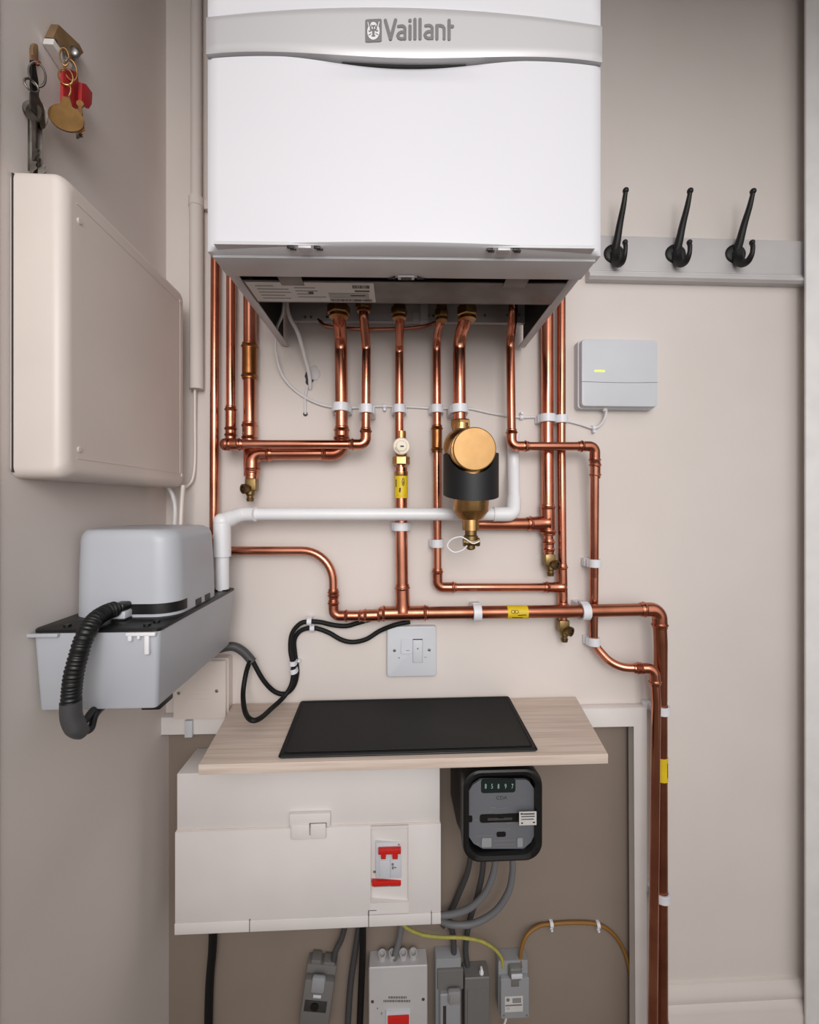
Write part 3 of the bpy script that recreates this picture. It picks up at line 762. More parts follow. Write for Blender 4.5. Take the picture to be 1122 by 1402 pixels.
def cclip(px, py, Y, r, label, grp, ax, m=M_CLIP, h=.008):
    """nail-in cable clip: a small saddle over the cable with a nail boss"""
    p = P(px, py, Y); root = thing('cable_clip', (p.x, WALL, p.z), label, 'cable clip', grp); ax = V(ax).normalized()
    mb = MB(); pr = V((0,-1,0)); sd = ax.cross(pr).normalized()
    o = []
    for k in range(13):
        a = PI*k/12; o.append(p+(sd*math.cos(a)+pr*math.sin(a))*(r+.0022))
    o = [V((0,WALL-.0004-o[0].y,0))+o[0]]+o+[o[-1]+V((0,WALL-.0004-o[-1].y,0))]
    i = [p+((q-p) if False else V((0,0,0))) for q in o]
    inn = []
    for k in range(13):
        a = PI*k/12; inn.append(p+(sd*math.cos(a)+pr*math.sin(a))*(r+.0004))
    inn = [V((0,WALL-.0004-inn[0].y,0))+inn[0]]+inn+[inn[-1]+V((0,WALL-.0004-inn[-1].y,0))]
    ring = o+inn[::-1]
    mb.prism([q-ax*h/2 for q in ring], ax*h); mb.build('saddle', m, root)
    mb = MB(); q = p+sd*(r+.0045); mb.lathe([(.003,0),(.003,.006),(.0022,.007),(.0022,.009),(0,.009)], (q.x,WALL-.0005,q.z), (0,-1,0), 12); mb.build('nail', m, root)
    return root
G2 = 'white clips on the black cables'
cclip(424,851,.783,.0041, 'topmost white clip on the black cables, by their bend', G2, (1,0,0))
cclip(428,860,.794,.0041, 'white clip on the lower black cable, touching the topmost clip', G2, (-1,0,0))
cclip(401,908,.782,.0041, 'white clip on the rising black cables, its nail to the right', G2, (0,0,1))
cclip(402,919,.782,.0041, 'lowest white clip on the rising black cables, its nail to the left', G2, (.2,0,-1))

# ------------------------------------------------------------------ white cable to the controller
G3 = 'thin white cables hanging out of the boiler'
mb = MB(); mb.sweep(spline([V((P(390,415,.70).x,.70,CZ+.37)),P(388,425,.72),P(379,450,.75),P(378,480,.775),P(386,512,.79),P(405,535,.796),P(430,550,.7955),P(455,557,.7955),P(490,558,.7965),P(520,556,.797),P(560,557,.797),P(600,559,.797),P(640,559,.797),P(675,566,.797),P(710,571,.797),P(745,571,.797),P(775,576,.797),P(795,581,.797),P(812,586,.796),P(822,582,.793),P(829,571,.788),P(831,556,.785)]), .0025, 10)
mb.build('white_cable', M_CABW, None, 'long thin white cable from boiler along wall to the grey controller', 'cable', G3)
mb = MB(); mb.sweep(spline([V((P(392,415,.70).x,.70,CZ+.37)),P(394,425,.72),P(408,455,.75),P(418,490,.775),P(424,515,.79),P(425,533,.80),P(425,536,.83)]), .0034, 10)
mb.build('white_cable', M_CABW, None, 'white cable from boiler into a rough hole in the wall', 'cable', G3)
# hole
mb = MB()
o = []
for k in range(22):
    a = 2*PI*k/22; r = .0095*(1+.18*math.sin(3*a+1)+.1*math.sin(7*a)); c = P(424,518,.80); o.append(V((c.x+r*.9*math.cos(a), .7990, c.z+r*1.25*math.sin(a))))
mb.prism(o, (0,.0012,0), bev=.0003)
hole = mb.build('wall_hole', M_SWSL, None, 'rough dark hole in wall with a white cable entering it', 'hole')
mb = MB(); c = P(430,511,.80)
o = [V((c.x+.011*math.cos(2*PI*k/16)*(1+.1*math.sin(3*k)), .7982, c.z+.013*math.sin(2*PI*k/16)*(1+.12*math.sin(5*k)))) for k in range(16)]
mb.prism(o, (0,.0013,0), bev=.0004); mb.build('filler_patch', M_RAILP, hole)
mb = MB(); mb.sweep(spline([P(421,528,.797),P(418,545,.797),P(418,560,.797),P(418.5,567,.799)]), .0022, 8)
mb.build('filler_ridge', M_CABW, hole)
mb = MB(); c = P(418.5,567,.80); mb.lathe([(.0,0),(.0042,0),(.0042,.0008),(0,.0008)], (c.x,.7998,c.z), (0,-1,0), 14); mb.build('small_hole', M_SWSL, hole)
G4 = 'clips on the thin white cable'
cclip(527,556,.797,.0025, 'tiny white cable clip left of the gas valve pipe', G4, (1,0,0), h=.006)
cclip(714,571.5,.797,.0025, 'tiny white cable clip left of the thick riser at right', G4, (-1,0,0), h=.006)
cclip(813,586,.796,.0025, 'tiny white cable clip below the grey controller', G4, (1,0,0), h=.006)

# ------------------------------------------------------------------ controller on the wall
a = P(797,464,.772); b = P(901,557,.772)
ctl = thing('heating_controller', ((a.x+b.x)/2,.80,b.z), 'pale grey square heating controller with lit green light on the right wall', 'controller')
def rr(y, i, r=.006): return [V((x, y, z)) for x, z in rrect(a.x+i, b.x-i, b.z+i, a.z-i, r, 5)]
MB().loft([rr(.7996,-.002), rr(.784,-.002), rr(.783,.0005)]).build('back_plate', M_GREYL, ctl)
MB().loft([rr(.783,0), rr(.7735,0), rr(.7722,.0007), rr(.7718,.002)]).build('cover', M_GREYL, ctl)
z = P(850,523,.772).z
mb = MB(); n = 24
mb.sweep([V((a.x+.0006+(b.x-a.x-.0012)*k/n, .7717, z-.0012*math.sin(PI*k/n))) for k in range(n+1)], .00045, 6); mb.build('seam', M_INKG, ctl)
p = P(821.5,508,.7717); MB().box(p.x-.0092,p.x+.0092,.7712,.7722,p.z-.0014,p.z+.0014,bev=.0006).build('status_light', M_LED, ctl, label='lit yellow-green status light')
p = P(829,560,.785); MB().lathe([(.0045,0),(.0045,-.004),(.0036,-.008)], (p.x,.786,P(829,558,.786).z+.001), (0,0,1), 14).build('cable_gland', M_CABW, ctl)

# ------------------------------------------------------------------ hook rail and hooks
rx0 = P(805,350,.79).x
rail = thing('hook_rail', (.6,.80,CZ+.411), 'grey painted wooden rail with moulded lower edge carrying black hooks', 'rail')
pr = [(.80,.411),(.786,.411),(.781,.415),(.781,.4205),(.785,.423),(.785,.4265),(.789,.430),(.789,.490),(.7905,.494),(.80,.494)]
MB().prism([V((rx0,y-.0003,CZ+z)) for y, z in pr], (SX+.012-rx0,0,0)).build('board', M_RAILP, rail)
mb = MB(); mb.box(rx0,SX+.012,.7875,.7892,CZ+.428,CZ+.432,bev=.0006); mb.build('bead', M_RAILP, rail)
def hook(px, label):
    c = P(px, 348, .789)
    h = thing('coat_hook', (c.x,.789,c.z), label, 'hook', 'black coat hooks')
    o = V((c.x,.789,c.z))
    mb = MB(); rings = []
    for y, r in ((0,1),(.0016,1),(.0035,.92),(.005,.7),(.0058,.35)):
        rings.append([o+V((.0195*r*math.cos(2*PI*k/36), -y-.0001, .0175*r*math.sin(2*PI*k/36))) for k in range(36)])
    mb.loft(rings); mb.build('back_plate', M_IRON, h)
    pa = spline([o+V((0,-.003,.003)), o+V((0,-.011,.018)), o+V((0,-.021,.042)), o+V((.0,-.033,.066)), o+V((0,-.040,.085))], 8)
    n = len(pa); mb = MB(); mb.sweep(pa, [.0082-.0045*(i/(n-1))**.8 for i in range(n)], 14); mb.ball(o+V((0,-.0405,.088)), .0052, 10)
    mb.build('upper_arm', M_IRON, h)
    pa = spline([o+V((0,-.003,-.001)), o+V((0,-.008,-.014)), o+V((0,-.017,-.026)), o+V((0,-.029,-.029)), o+V((0,-.038,-.021)), o+V((0,-.040,-.010)), o+V((0,-.0385,-.003))], 8)
    n = len(pa); mb = MB(); mb.sweep(pa, [.0105-.0068*min(1,i/(n-1)*1.4) for i in range(n)], 14); mb.ball(o+V((0,-.0385,-.001)), .0046, 10)
    mb.build('lower_arm', M_IRON, h)
    return h
hook(841, 'black double coat hook nearest the boiler')
hook(925, 'black double coat hook in the middle of the rail')
hook(1007, 'black double coat hook nearest the white door frame')

# ------------------------------------------------------------------ fused spur
a = P(530,858,.79); b = P(598,926,.79)
sp = thing('fused_spur', ((a.x+b.x)/2,.80,b.z), 'white fused spur switch plate on wall above the shelf', 'switch')
def rr(y, i, r=.004): return [V((x, y, z)) for x, z in rrect(a.x+i, b.x-i, b.z+i, a.z-i, r, 4)]
MB().loft([rr(.7997,0), rr(.792,0), rr(.7905,.0008), rr(.790,.0022)]).build('plate', M_GREYL, sp)
q = lambda x, y: (lambda p: (p.x, p.z))(P(525+x*80/1122, 850+y*80/1122, .79))
def pl(x0, y0, x1, y1): (ax, az), (bx, bz) = q(x0,y0), q(x1,y1); return ax, bx, bz, az
x0, x1, z0, z1 = pl(345,350,528,620)
MB().loft([[V((x,y+ (0 if zz > (z0+z1)/2 else -dy),zz)) for x, zz in rrect(x0,x1,z0,z1,.0006,2)] for y, dy in ((.7902,0),(.7888,.0016))]).build('rocker', M_GREYL, sp)
x0, x1, z0, z1 = pl(572,352,752,795)
fu = MB().box(x0-.0005,x1+.0005,.7897,.7905,z0-.0005,z1+.0005).build('fuse_carrier_gap', M_INKG, sp)
MB().box(x0,x1,.7888,.790,z0,z1-.0014,bev=.0004).build('fuse_carrier', M_GREYL, sp)
mb = MB(); mb.box(x0,x1,.7894,.7899,z1-.0014,z1-.0002); (cx, cz) = q(662,530); mb.lathe([(.0012,0),(.0012,.0005)], (cx,.7889,cz), (0,-1,0), 10); mb.build('carrier_slot', M_SWSL, sp)
for x, y in ((217,567),(884,556)):
    cx, cz = q(x,y); MB().lathe([(.0028,0),(.0028,.0006),(.0018,.0008),(0,.0008)], (cx,.7902,cz), (0,-1,0), 14).build('screw', M_SCREW, sp)
mb = MB(); cx, cz = q(303,711); mb.box(cx-.0014,cx+.0014,.7896,.7902,cz-.0008,cz+.0008); cx, cz = q(815,705); mb.box(cx-.002,cx+.002,.7896,.7902,cz+.0004,cz+.001); mb.box(cx-.002,cx-.0012,.7896,.7902,cz-.001,cz+.0008)
cx, cz = q(470,560); mb.box(cx-.003,cx+.003,.7873,.788,cz-.0006,cz+.0004); mb.build('marking', M_INKG, sp)

# ------------------------------------------------------------------ junction box under the pump
a = P(236,905,.772); b = P(310,985,.772)
jb = thing('junction_box', ((a.x+b.x)/2,.80,b.z), 'beige square junction box with two screws below the pump, on the back wall', 'junction box')
x0 = max(a.x, LW+.002)
def rr(y, i, r=.004): return [V((x, y, z)) for x, z in rrect(x0+i, b.x-i, b.z+i, a.z-i, r, 4)]
MB().loft([rr(.7996,-.001), rr(.780,-.001)]).build('base', M_BEIGE, jb)
MB().loft([rr(.7803,.001), rr(.774,.001), rr(.7722,.0018), rr(.7718,.003)]).build('lid', M_BEIGE, jb)
for px, py in ((245,949),(297,946)):
    p = P(px,py,.772); MB().lathe([(.0028,0),(.0028,.0007),(.0018,.001),(0,.001)], (p.x,.7719,p.z), (0,-1,0), 14).build('screw', M_SCREW, jb)
mb = MB()
for y in (945,951,957):
    p1, p2 = P(258,y,.772), P(288,y-1,.772); mb.box(p1.x,p2.x,.7713,.7719,p1.z-.0003,p1.z+.0003)
mb.build('lid_rib', M_BEIGE, jb)
p = P(259,1000,.778); MB().box(p.x-.0065,p.x+.0065,.7745,.7808,p.z-.011,p.z+.018,bev=.001).build('cable_bracket', M_GREYL, jb)

# ------------------------------------------------------------------ shelf and mat
SZ = CZ-.357
sh = [P(319,964,.796), P(789,954,.798), P(833,1027,.6135), P(272,1047,.612)]
sh = [V((p.x, p.y, SZ)) for p in sh]
mb = MB(); mb.prism([p for p in sh], (0,0,-.0145), bev=.0012)
mb.build('wooden_shelf', M_WOOD, None, 'pale wood board shelf lying on the alcove frame over the fuse box', 'shelf')
mt = [P(412,958,.79), P(697,953,.793), P(736,1027,.6225), P(382,1037,.6205)]
mt = [V((p.x, p.y, 0)) for p in mt]; ctr = sum(mt, V())/4
mat_ = thing('leather_mat', (ctr.x, ctr.y, SZ), 'black leather-look mat lying on the wooden shelf', 'mat')
def mring(z, k):
    o = []
    for i in range(4):
        p, a, b = mt[i], mt[i-1], mt[(i+1)%4]; c = p+((a-p).normalized()+(b-p).normalized())*k
        r = .004
        for s in range(5):
            f = s/4; q1 = c+(a-c).normalized()*r; q2 = c+(b-c).normalized()*r
            o.append((q1*(1-f)**2+c*2*f*(1-f)+q2*f*f)+V((0,0,SZ+z)))
    return o
MB().loft([mring(.0003,.0006), mring(.0012,0), mring(.0048,0), mring(.006,.0012), mring(.0058,.0016)]).build('pad', M_BLKM, mat_, ang=1.2)
mb = MB(); pth = mring(.0062,.006); mb.sweep(pth+[pth[0]], .0007, 6); mb.build('stitching', M_BLKM, mat_)
mb = MB(); pth = mring(.0028,-.0006); mb.sweep(pth+[pth[0]], .0008, 6); mb.build('piping', M_BLK, mat_)

# ------------------------------------------------------------------ consumer unit
ux0, ux1 = -.3506, .0844; uf = .729
uzt, uzb, uzs = CZ-.4415, CZ-.701, CZ-.5345
cu = thing('consumer_unit', (-.133,.81,uzb), 'large white fuse box with red main switch under the shelf', 'fuse box')
MB().box(ux0+.001, ux1-.001, uf+.004, .8095, uzs-.002, uzt, bev=.002).box(ux0+.003, ux1-.003, uf+.014, .8095, uzb+.002, uzs, bev=.001).build('case', M_CU, cu)
wx0, wx1 = P(508,1180,uf).x, P(559,1180,uf).x
wz1, wz0 = P(530,1134,uf).z, P(530,1236,uf).z
lz = CZ-.682
mb = MB()
mb.box(ux0, wx0, uf, uf+.012, lz, uzs, bev=.001); mb.box(wx1, ux1, uf, uf+.012, lz, uzs, bev=.001)
mb.box(wx0-.001, wx1+.001, uf, uf+.0119, wz1, uzs-.0012); mb.box(wx0-.001, wx1+.001, uf, uf+.0119, lz+.0012, wz0)
mb.build('front_flap', M_CU, cu)
mb = MB(); x = wx0-.0005
mb.prism([V((x,uf+.0112,0)),V((wx1+.0005,uf+.0030,0)),V((wx1+.0005,uf+.0135,0)),V((x,uf+.0135,0))], (0,0,1))
bmesh.ops.scale(mb.bm, vec=(1,1,wz1-wz0), verts=mb.bm.verts[:]); bmesh.ops.translate(mb.bm, vec=(0,0,wz0), verts=mb.bm.verts[:])
mb.build('switch_bay', M_CU, cu)
mb = MB(); xx = [ux0-.0008, P(342,1270,uf).x, P(505,1265,uf).x, P(591,1257,uf).x, ux1+.0004]
for i in range(4): mb.box(xx[i]+.0004, xx[i+1]-.0004, uf-.001, uf+.012, uzb, lz-.0004, bev=.001)
mb.build('bottom_lip', M_CU, cu)
for x, w, zt in ((xx[1],.0009,lz+.002),(xx[2],.0014,lz+.008),(xx[3],.0007,lz+.004)):
    mb = MB(); mb.box(x-w/2, x+w/2, uf-.0004, uf+.001, uzb+.0003, zt)
    if w > .001: mb.box(xx[2], xx[2]+.013, uf-.0003, uf+.001, lz+.0072, lz+.008)
    mb.build('lip_slot', M_SWSL, cu)
box('flap_seam', ux0+.001, ux1-.001, uf+.0025, uf+.006, uzs-.0002, uzs+.0012, M_BEIGE, cu)
# latch
la = P(397,1113,uf); lb_ = P(453,1147,uf)
MB().box(la.x, lb_.x, uf-.004, uf+.006, P(425,1131,uf).z, la.z, bev=.0015).build('latch_plate', M_CU, cu)
mb = MB(); z1 = P(425,1131,uf).z; z0 = P(425,1146,uf).z
mb.box(la.x+.003, la.x+.033, uf-.006, uf-.0005, z0, z1+.006, bev=.0018); mb.box(la.x+.0345, lb_.x-.007, uf-.006, uf-.0005, z0, z1+.007, bev=.0018); mb.box(la.x+.003,lb_.x-.007,uf-.005,uf-.0005,z0,z0+.006,bev=.0015)
mb.build('latch', M_CU, cu)
box('latch_gap', la.x+.0325, lb_.x-.006, uf-.0044, uf-.0005, z1+.0005, z1+.008, M_INKG, cu)
# main switch
def cw(x, y, Y=.7365): return P(490+x*130/1013, 1110+y*180/1402, Y)
a, b = cw(195,325), cw(468,690)
sw = MB().box(a.x, b.x, .7325, .742, b.z, a.z, bev=.0006).build('main_switch', M_GREYL, cu, label='grey main switch module with red toggle')
a, b = cw(235,425), cw(462,690); mb = MB(); mb.box(a.x, (a.x+b.x)/2-.0005, .7312, .734, b.z, cw(0,512).z, bev=.0004); mb.box((a.x+b.x)/2+.0005, b.x, .7312, .734, b.z, cw(0,512).z, bev=.0004); mb.build('switch_face', M_GREYL, sw)
mb = MB(); a, b = cw(222,365), cw(460,410); mb.box(a.x, b.x, .7255, .733, b.z, a.z, bev=.0008)
for l, r in ((250,302),(370,428)): a, b = cw(l,405), cw(r,470); mb.box(a.x, b.x, .727, .734, b.z, a.z, bev=.0008)
mb.build('toggle', M_RED, sw, label='red toggle bar')
mb = MB(); a, b = cw(150,735), cw(462,772); mb.box(a.x+.0004, b.x, .7318, .7385, b.z, a.z, bev=.0004)
mb.build('red_marker', M_RED, cu, label='red strip below main switch')
mb = MB(); a, b = cw(165,655), cw(215,675); mb.box(a.x,b.x,.7388,.7395,b.z,a.z); a, b = cw(430,335), cw(448,350); mb.box(a.x,b.x,.7322,.733,b.z,a.z)
for l, t, r, bb in ((362,560,385,585),(366,595,385,625),(390,600,412,612)): a, b = cw(l,t,.731), cw(r,bb,.731); mb.box(a.x,b.x,.7309,.7316,b.z,a.z)
for l, t, r, bb in ((170,785,340,792),(345,785,455,790)): a, b = cw(l,t), cw(r,bb); mb.box(a.x,b.x,.7336,.740,b.z,a.z)
mb.build('switch_print', M_INKG, sw)

# ------------------------------------------------------------------ electricity meter
mx0, mx1 = P(634,1120,.672).x, P(744,1120,.672).x; mz0, mz1 = P(690,1181,.672).z, P(690,1054,.672).z
me_ = thing('electricity_meter', ((mx0+mx1)/2,.81,mz0), 'black electricity meter with grey dial under right end of the shelf', 'meter')
def rr(y, i, r): return [V((x, y, z)) for x, z in rrect(mx0+i, mx1-i, mz0+i, mz1-i, r, 8)]
MB().loft([rr(.8095,.0,.02), rr(.74,.0,.02), rr(.715,.002,.024), rr(.70,.003,.026)]).box(mx0+.02, mx1-.02, .72, .8095, mz1-.01, CZ-.385, bev=.003).build('case', M_BLK, me_)
mb = MB()
mb.loft([rr(.70,.001,.027), rr(.678,0,.027), rr(.6735,.001,.027), rr(.672,.004,.026), rr(.6735,.0095,.024), rr(.684,.0105,.024), rr(.70,.0105,.024)], closed=True)
mb.build('bezel', M_BLK, me_)
def mm(x, y, Y=.6835): return P(620+x*130/1122, 1045+y*140/1208, Y)
o = [(330,195),(860,195),(905,215),(962,300),(962,860),(930,930),(840,1010),(360,1010),(250,950),(195,870),(195,325),(240,255)]
di = MB().prism([mm(*p) for p in o], (0,.004,0)).build('dial', M_MGREY, me_)
a, b = mm(338,195,.6825), mm(745,345,.6825)
wi = MB().loft([[V((x,y,z)) for x, z in rrect(a.x,b.x,b.z,a.z,.004,3)] for y in (.6838,.6828)]).build('counter_window', mat('meter_window', (26,38,36), .3), me_)
for x, s in ((392,'8'),(467,'5'),(543,'8'),(627,'9'),(708,'7')):
    mb = MB(); text_mesh(mb, s, .0105, mm(x,275,.6826), (1,0,0), (0,0,1), .6); mb.build('digit', M_DIGIT, wi, recalc=False)
mb = MB(); text_mesh(mb, 'CDA', .0078, mm(580,410,.6833), (1,0,0), (0,0,1), 1.05); mb.build('dial_lettering', M_INK, di, recalc=False)
def slot(x0, y0, x1, y1, r, name, m, Y=.683, par=di):
    a, b = mm(x0,y0,Y), mm(x1,y1,Y); return MB().loft([[V((x,y,z)) for x, z in rrect(a.x,b.x,b.z,a.z,r,4)] for y in (Y+.0008,Y-.0002)]).build(name, m, par)
slot(322,605,800,690,.004,'disc_slot',M_BLK); slot(190,618,235,698,.004,'disc_slot',M_BLK); slot(520,812,630,868,.003,'disc_slot',M_BLK)
slot(415,650,705,668,.0003,'rotor_disc',M_SCREW,.6826); slot(540,612,605,650,.0003,'rotor_mark',M_BLK,.6825)
mb = MB()
for x0, y0, x1, y1 in ((440,515,510,530),(520,522,650,528),(420,553,462,566),(500,588,640,592),(620,700,780,706),(420,700,540,704),(490,768,680,775),(270,850,470,856),(280,935,312,955),(850,925,870,945),(480,905,735,910),(480,955,735,960),(258,655,292,680),(400,962,415,972)):
    a, b = mm(x0,y0,.6833), mm(x1,y1,.6833); mb.box(a.x,b.x,.6829,.6834,b.z,a.z)
mb.build('dial_print', M_INKG, di)
for x0, x1 in ((345,460),(765,830)): slot(x0,885,x1,990,.002,'dial_boss',M_BGREY,.6822)
lab = slot(788,575,992,728,.0004,'meter_sticker',M_PAPER,.6712,me_); lab['label'] = 'small white sticker'
mb = MB()
for x0, y0, x1, y1 in ((805,590,830,606),(835,594,970,602),(812,626,970,630),(812,660,960,663),(812,700,832,714),(950,692,975,705)):
    a, b = mm(x0,y0,.6709), mm(x1,y1,.6709); mb.box(a.x,b.x,.6705,.671,b.z,a.z)
mb.build('sticker_print', M_INK, lab)

# ------------------------------------------------------------------ meter tails
G = 'grey meter tails'
def cable(name, pts, r, m, label, grp=None, cat='cable'):
    mb = MB(); mb.sweep(spline(pts), r, 12); return mb.build(name, m, None, label, cat, grp)
cable('meter_tail', [P(645,1170,.775),P(640,1195,.785),P(628,1225,.799),P(616,1252,.804),P(606,1268,.804)], .0050, M_CABGD, 'leftmost dark grey cable sagging from the meter to the fuse box', G)
cable('meter_tail', [P(663,1170,.765),P(660,1200,.772),P(653,1230,.782),P(643,1262,.796),P(638,1300,.802),P(642,1332,.802)], .0050, M_CABGD, 'dark grey cable from the meter dropping behind to the small grey block', G)
cable('meter_tail', [P(679,1170,.75),P(676,1195,.753),P(665,1222,.757),P(645,1242,.762),P(622,1251,.768),P(604,1253,.772)], .0055, M_CABG, 'grey cable making the inner of two wide curves below the meter', G)
cable('meter_tail', [P(702,1170,.755),P(702,1195,.757),P(696,1222,.760),P(678,1248,.765),P(650,1264,.77),P(622,1266,.775),P(604,1261,.785)], .0055, M_CABG, 'grey cable making the outer of two wide curves below the meter', G)
cable('meter_tail', [P(616,1262,.797),P(621,1285,.797),P(622,1318,.797)], .0052, M_CABGD, 'short grey cable dropping into the fuse block with the clear lever', G)
G = 'cables leaving the bottom of the fuse box'
cable('supply_cable', [P(292,1268,.79),P(291,1300,.795),P(287,1350,.80),P(285,1425,.80)], .0072, M_BLKM, 'thick black cable hanging from left end of the fuse box', G)
cable('supply_cable', [P(497,1262,.775),P(497,1300,.785),P(495,1350,.795),P(492,1425,.80)], .0058, M_BLKM, 'black cable straight down beside the white isolator', G)
cable('supply_cable', [P(493,1262,.785),P(487,1300,.795),P(480,1350,.80),P(475,1425,.80)], .0055, M_CABGD, 'dark cable leaning left, next to the straight black cable', G)
cable('supply_cable', [P(474,1262,.79),P(468,1285,.795),P(459,1305,.795),P(455,1332,.795)], .0050, M_CABGD, 'grey cable from the fuse box into the tilted fuse holder', G)
cable('supply_cable', [P(551,1258,.785),P(547,1285,.79),P(540,1312,.793)], .0055, M_CABG, 'grey cable from the fuse box into top of the isolator', G)
cable('earth_wire', [P(548,1262,.765),P(560,1272,.768),P(580,1280,.772),P(605,1283,.776),P(635,1284,.78),P(660,1289,.783),P(678,1300,.786),P(687,1312,.788),P(689,1324,.789)], .0029, M_GY, 'yellow-green earth wire from the fuse box to the right grey block')
cable('brown_wire', [P(713,1323,.79),P(714,1300,.793),P(722,1280,.797),P(738,1268,.8035),P(755,1265,.806),P(788,1263,.806),P(820,1266,.806),P(843,1282,.806),P(858,1310,.806),P(865,1350,.803),P(866,1425,.803)], .0034, M_BRN, 'brown wire arching right from the grey block to the frame')
WALL_ = WALL; WALL = ALC
G = 'white clips on the brown wire'
cclip(755,1265,.806,.0034, 'left white clip on the brown wire', G, (1,0,0), h=.006)
cclip(819,1266,.806,.0034, 'right white clip on the brown wire', G, (1,0,0), h=.006)
WALL = WALL_

# ------------------------------------------------------------------ lower boxes
def loft_y(x0, x1, z0, z1, lv, r):   # lv: (Y, inset)
    return MB().loft([[V((x, y, z)) for x, z in rrect(x0+i, x1-i, z0+i, z1-i, r, 4)] for y, i in lv])
def I_(x, y, Y=.78): return P(500+x*240/1122, 1290+y*112/524, Y)
a, b = I_(25,165), I_(400,165); zb = a.z-.135
iso = thing('isolator_switch', ((a.x+b.x)/2,.81,zb), 'white isolator switch with a red rocker at the bottom, under the fuse box', 'isolator')
loft_y(a.x, b.x, zb, a.z, ((.8095,0),(.7815,0),(.780,.0015)), .002).build('case', M_ISO, iso)
for x in (110,177,245,310):
    c = I_(x,92,.792); mb = MB(); o = V((c.x,.796,a.z))
    mb.lathe([(.0065,0),(.0065,.009),(.0072,.0095),(.0072,.013),(.0052,.013),(.0048,.008),(0,.008)], o+V((0,0,-.001)), (0,-.25,1), 18); mb.build('cable_gland', M_ISO, iso)
for x, y in ((48,380),(373,365)):
    c = I_(x,y); MB().lathe([(.0028,0),(.0028,.0006),(.0014,.0008),(0,.0008)], (c.x,.7801,c.z), (0,-1,0), 14).build('screw', M_SCREW, iso)
p, q = I_(133,430), I_(292,560); zc = zb+.03
fr = loft_y(p.x, q.x, q.z-.03, p.z, ((.7802,0),(.777,.0005),(.7768,.002)), .002).build('rocker_frame', M_GREYL, iso)
p, q = I_(146,472,.776), I_(282,560,.776); MB().box(p.x,q.x,.7735,.7772,q.z-.022,p.z,bev=.001).build('rocker', M_RED, fr, label='red rocker')
mb = MB()
for x0, x1, y in ((150,270,355),(118,290,378)):
    k = x0
    while k < x1:
        w = random.choice((10,14,18)); p, q = I_(k,y-6,.7795), I_(min(x1,k+w-3),y+6,.7795); mb.box(p.x,q.x,.7794,.78005,q.z,p.z); k += w
text_mesh(mb, '9', .0075, I_(106,460,.7796), (1,0,0), (0,0,1)); p = I_(80,425,.7796); mb.box(p.x-.001,p.x+.001,.7794,.78,p.z-.001,p.z+.001)
mb.build('print', M_INKG, iso)
# fuse block with lever
a, b = I_(455,150), I_(620,150); zb = a.z-.14
fb = thing('service_fuse', ((a.x+b.x)/2,.81,zb), 'tall grey fuse block with a clear lever, right of the isolator', 'fuse block')
loft_y(a.x, b.x, zb, a.z+.004, ((.8095,0),(.788,0),(.7865,.001)), .002).build('case', M_BGREY, fb)
p, q = I_(465,190), I_(632,310); loft_y(p.x, q.x, q.z, p.z, ((.787,0),(.783,0),(.7815,.001)), .002).build('upper_cover', M_BGREYD, fb)
p, q = I_(480,400,.775), I_(612,400,.775); loft_y(p.x, q.x, zb+.01, p.z+.018, ((.787,0),(.776,0),(.774,.0015)), .003).build('fuse_carrier', M_BGREY, fb)
p, q = I_(500,405,.774), I_(520,405,.774); MB().box(p.x,q.x,.7735,.776,zb+.02,p.z-.001).build('carrier_slot', M_SWSL, fb)
p = I_(570,330,.775); mb = MB(); mb.box(p.x-.011,p.x+.0115,.769,.778,p.z-.014,p.z+.009,bev=.003); mb.box(p.x-.008,p.x-.004,.767,.771,p.z-.012,p.z+.004,bev=.001); mb.build('lever', M_TRANS, fb, label='smoky clear lever')
# small block
a, b = I_(640,235), I_(800,235); zb = a.z-.13
sb = thing('terminal_block', ((a.x+b.x)/2,.81,zb), 'plain dark grey terminal block between the fuse block and the labelled block', 'terminal block')
loft_y(a.x, b.x, zb, a.z, ((.8095,0),(.782,0),(.7805,.0012)), .002).build('case', M_BGREYD, sb)
p, q = I_(655,300), I_(792,300); loft_y(p.x, q.x, zb+.005, p.z, ((.7808,0),(.779,.0006)), .001).build('cover', M_BGREYD, sb)
p = I_(745,200,.79); MB().box(p.x-.0022,p.x+.0022,.785,.792,a.z-.006,p.z+.012,bev=.001).lathe([(.004,0),(.004,.004)],(p.x,.788,a.z-.001),(0,0,1),12).build('seal_tag', M_PVC, sb)
# right block
a, b = I_(862,150), I_(1050,470)
rb = thing('connector_block', ((a.x+b.x)/2,.81,b.z), 'grey connector block with white label, yellow-green and brown wires entering its top', 'terminal block')
loft_y(a.x, b.x, b.z, a.z, ((.8095,0),(.788,0)), .002).build('case', M_BGREY, rb)
p, q = I_(868,235), I_(1052,480); loft_y(p.x, q.x, q.z, p.z, ((.788,0),(.7805,0),(.779,.001)), .003).build('cover', M_BGREY, rb)
p, q = I_(915,140,.786), I_(1005,230,.786); loft_y(p.x, q.x, q.z, p.z, ((.789,0),(.780,.002),(.778,.004)), .004).build('terminal_cover', M_BGREYD, rb)
p, q = I_(935,195), I_(1005,222); MB().box(p.x,q.x,.7765,.7785,q.z,p.z,bev=.0006).build('clip', M_GREYL, rb)
p, q = I_(935,238), I_(985,278); MB().box(p.x,q.x,.7783,.7793,q.z,p.z,bev=.0002).build('stamp', M_BGREYD, rb)
p, q = I_(895,345), I_(1010,438); lb = MB().box(p.x,q.x,.7786,.7791,q.z,p.z).build('sticker', M_PAPER, rb, label='white printed sticker')
mb = MB(); c = I_(916,370,.7785); mb.lathe([(.0032,0),(.0032,.0004)], (c.x,.7787,c.z), (0,-1,0), 16)
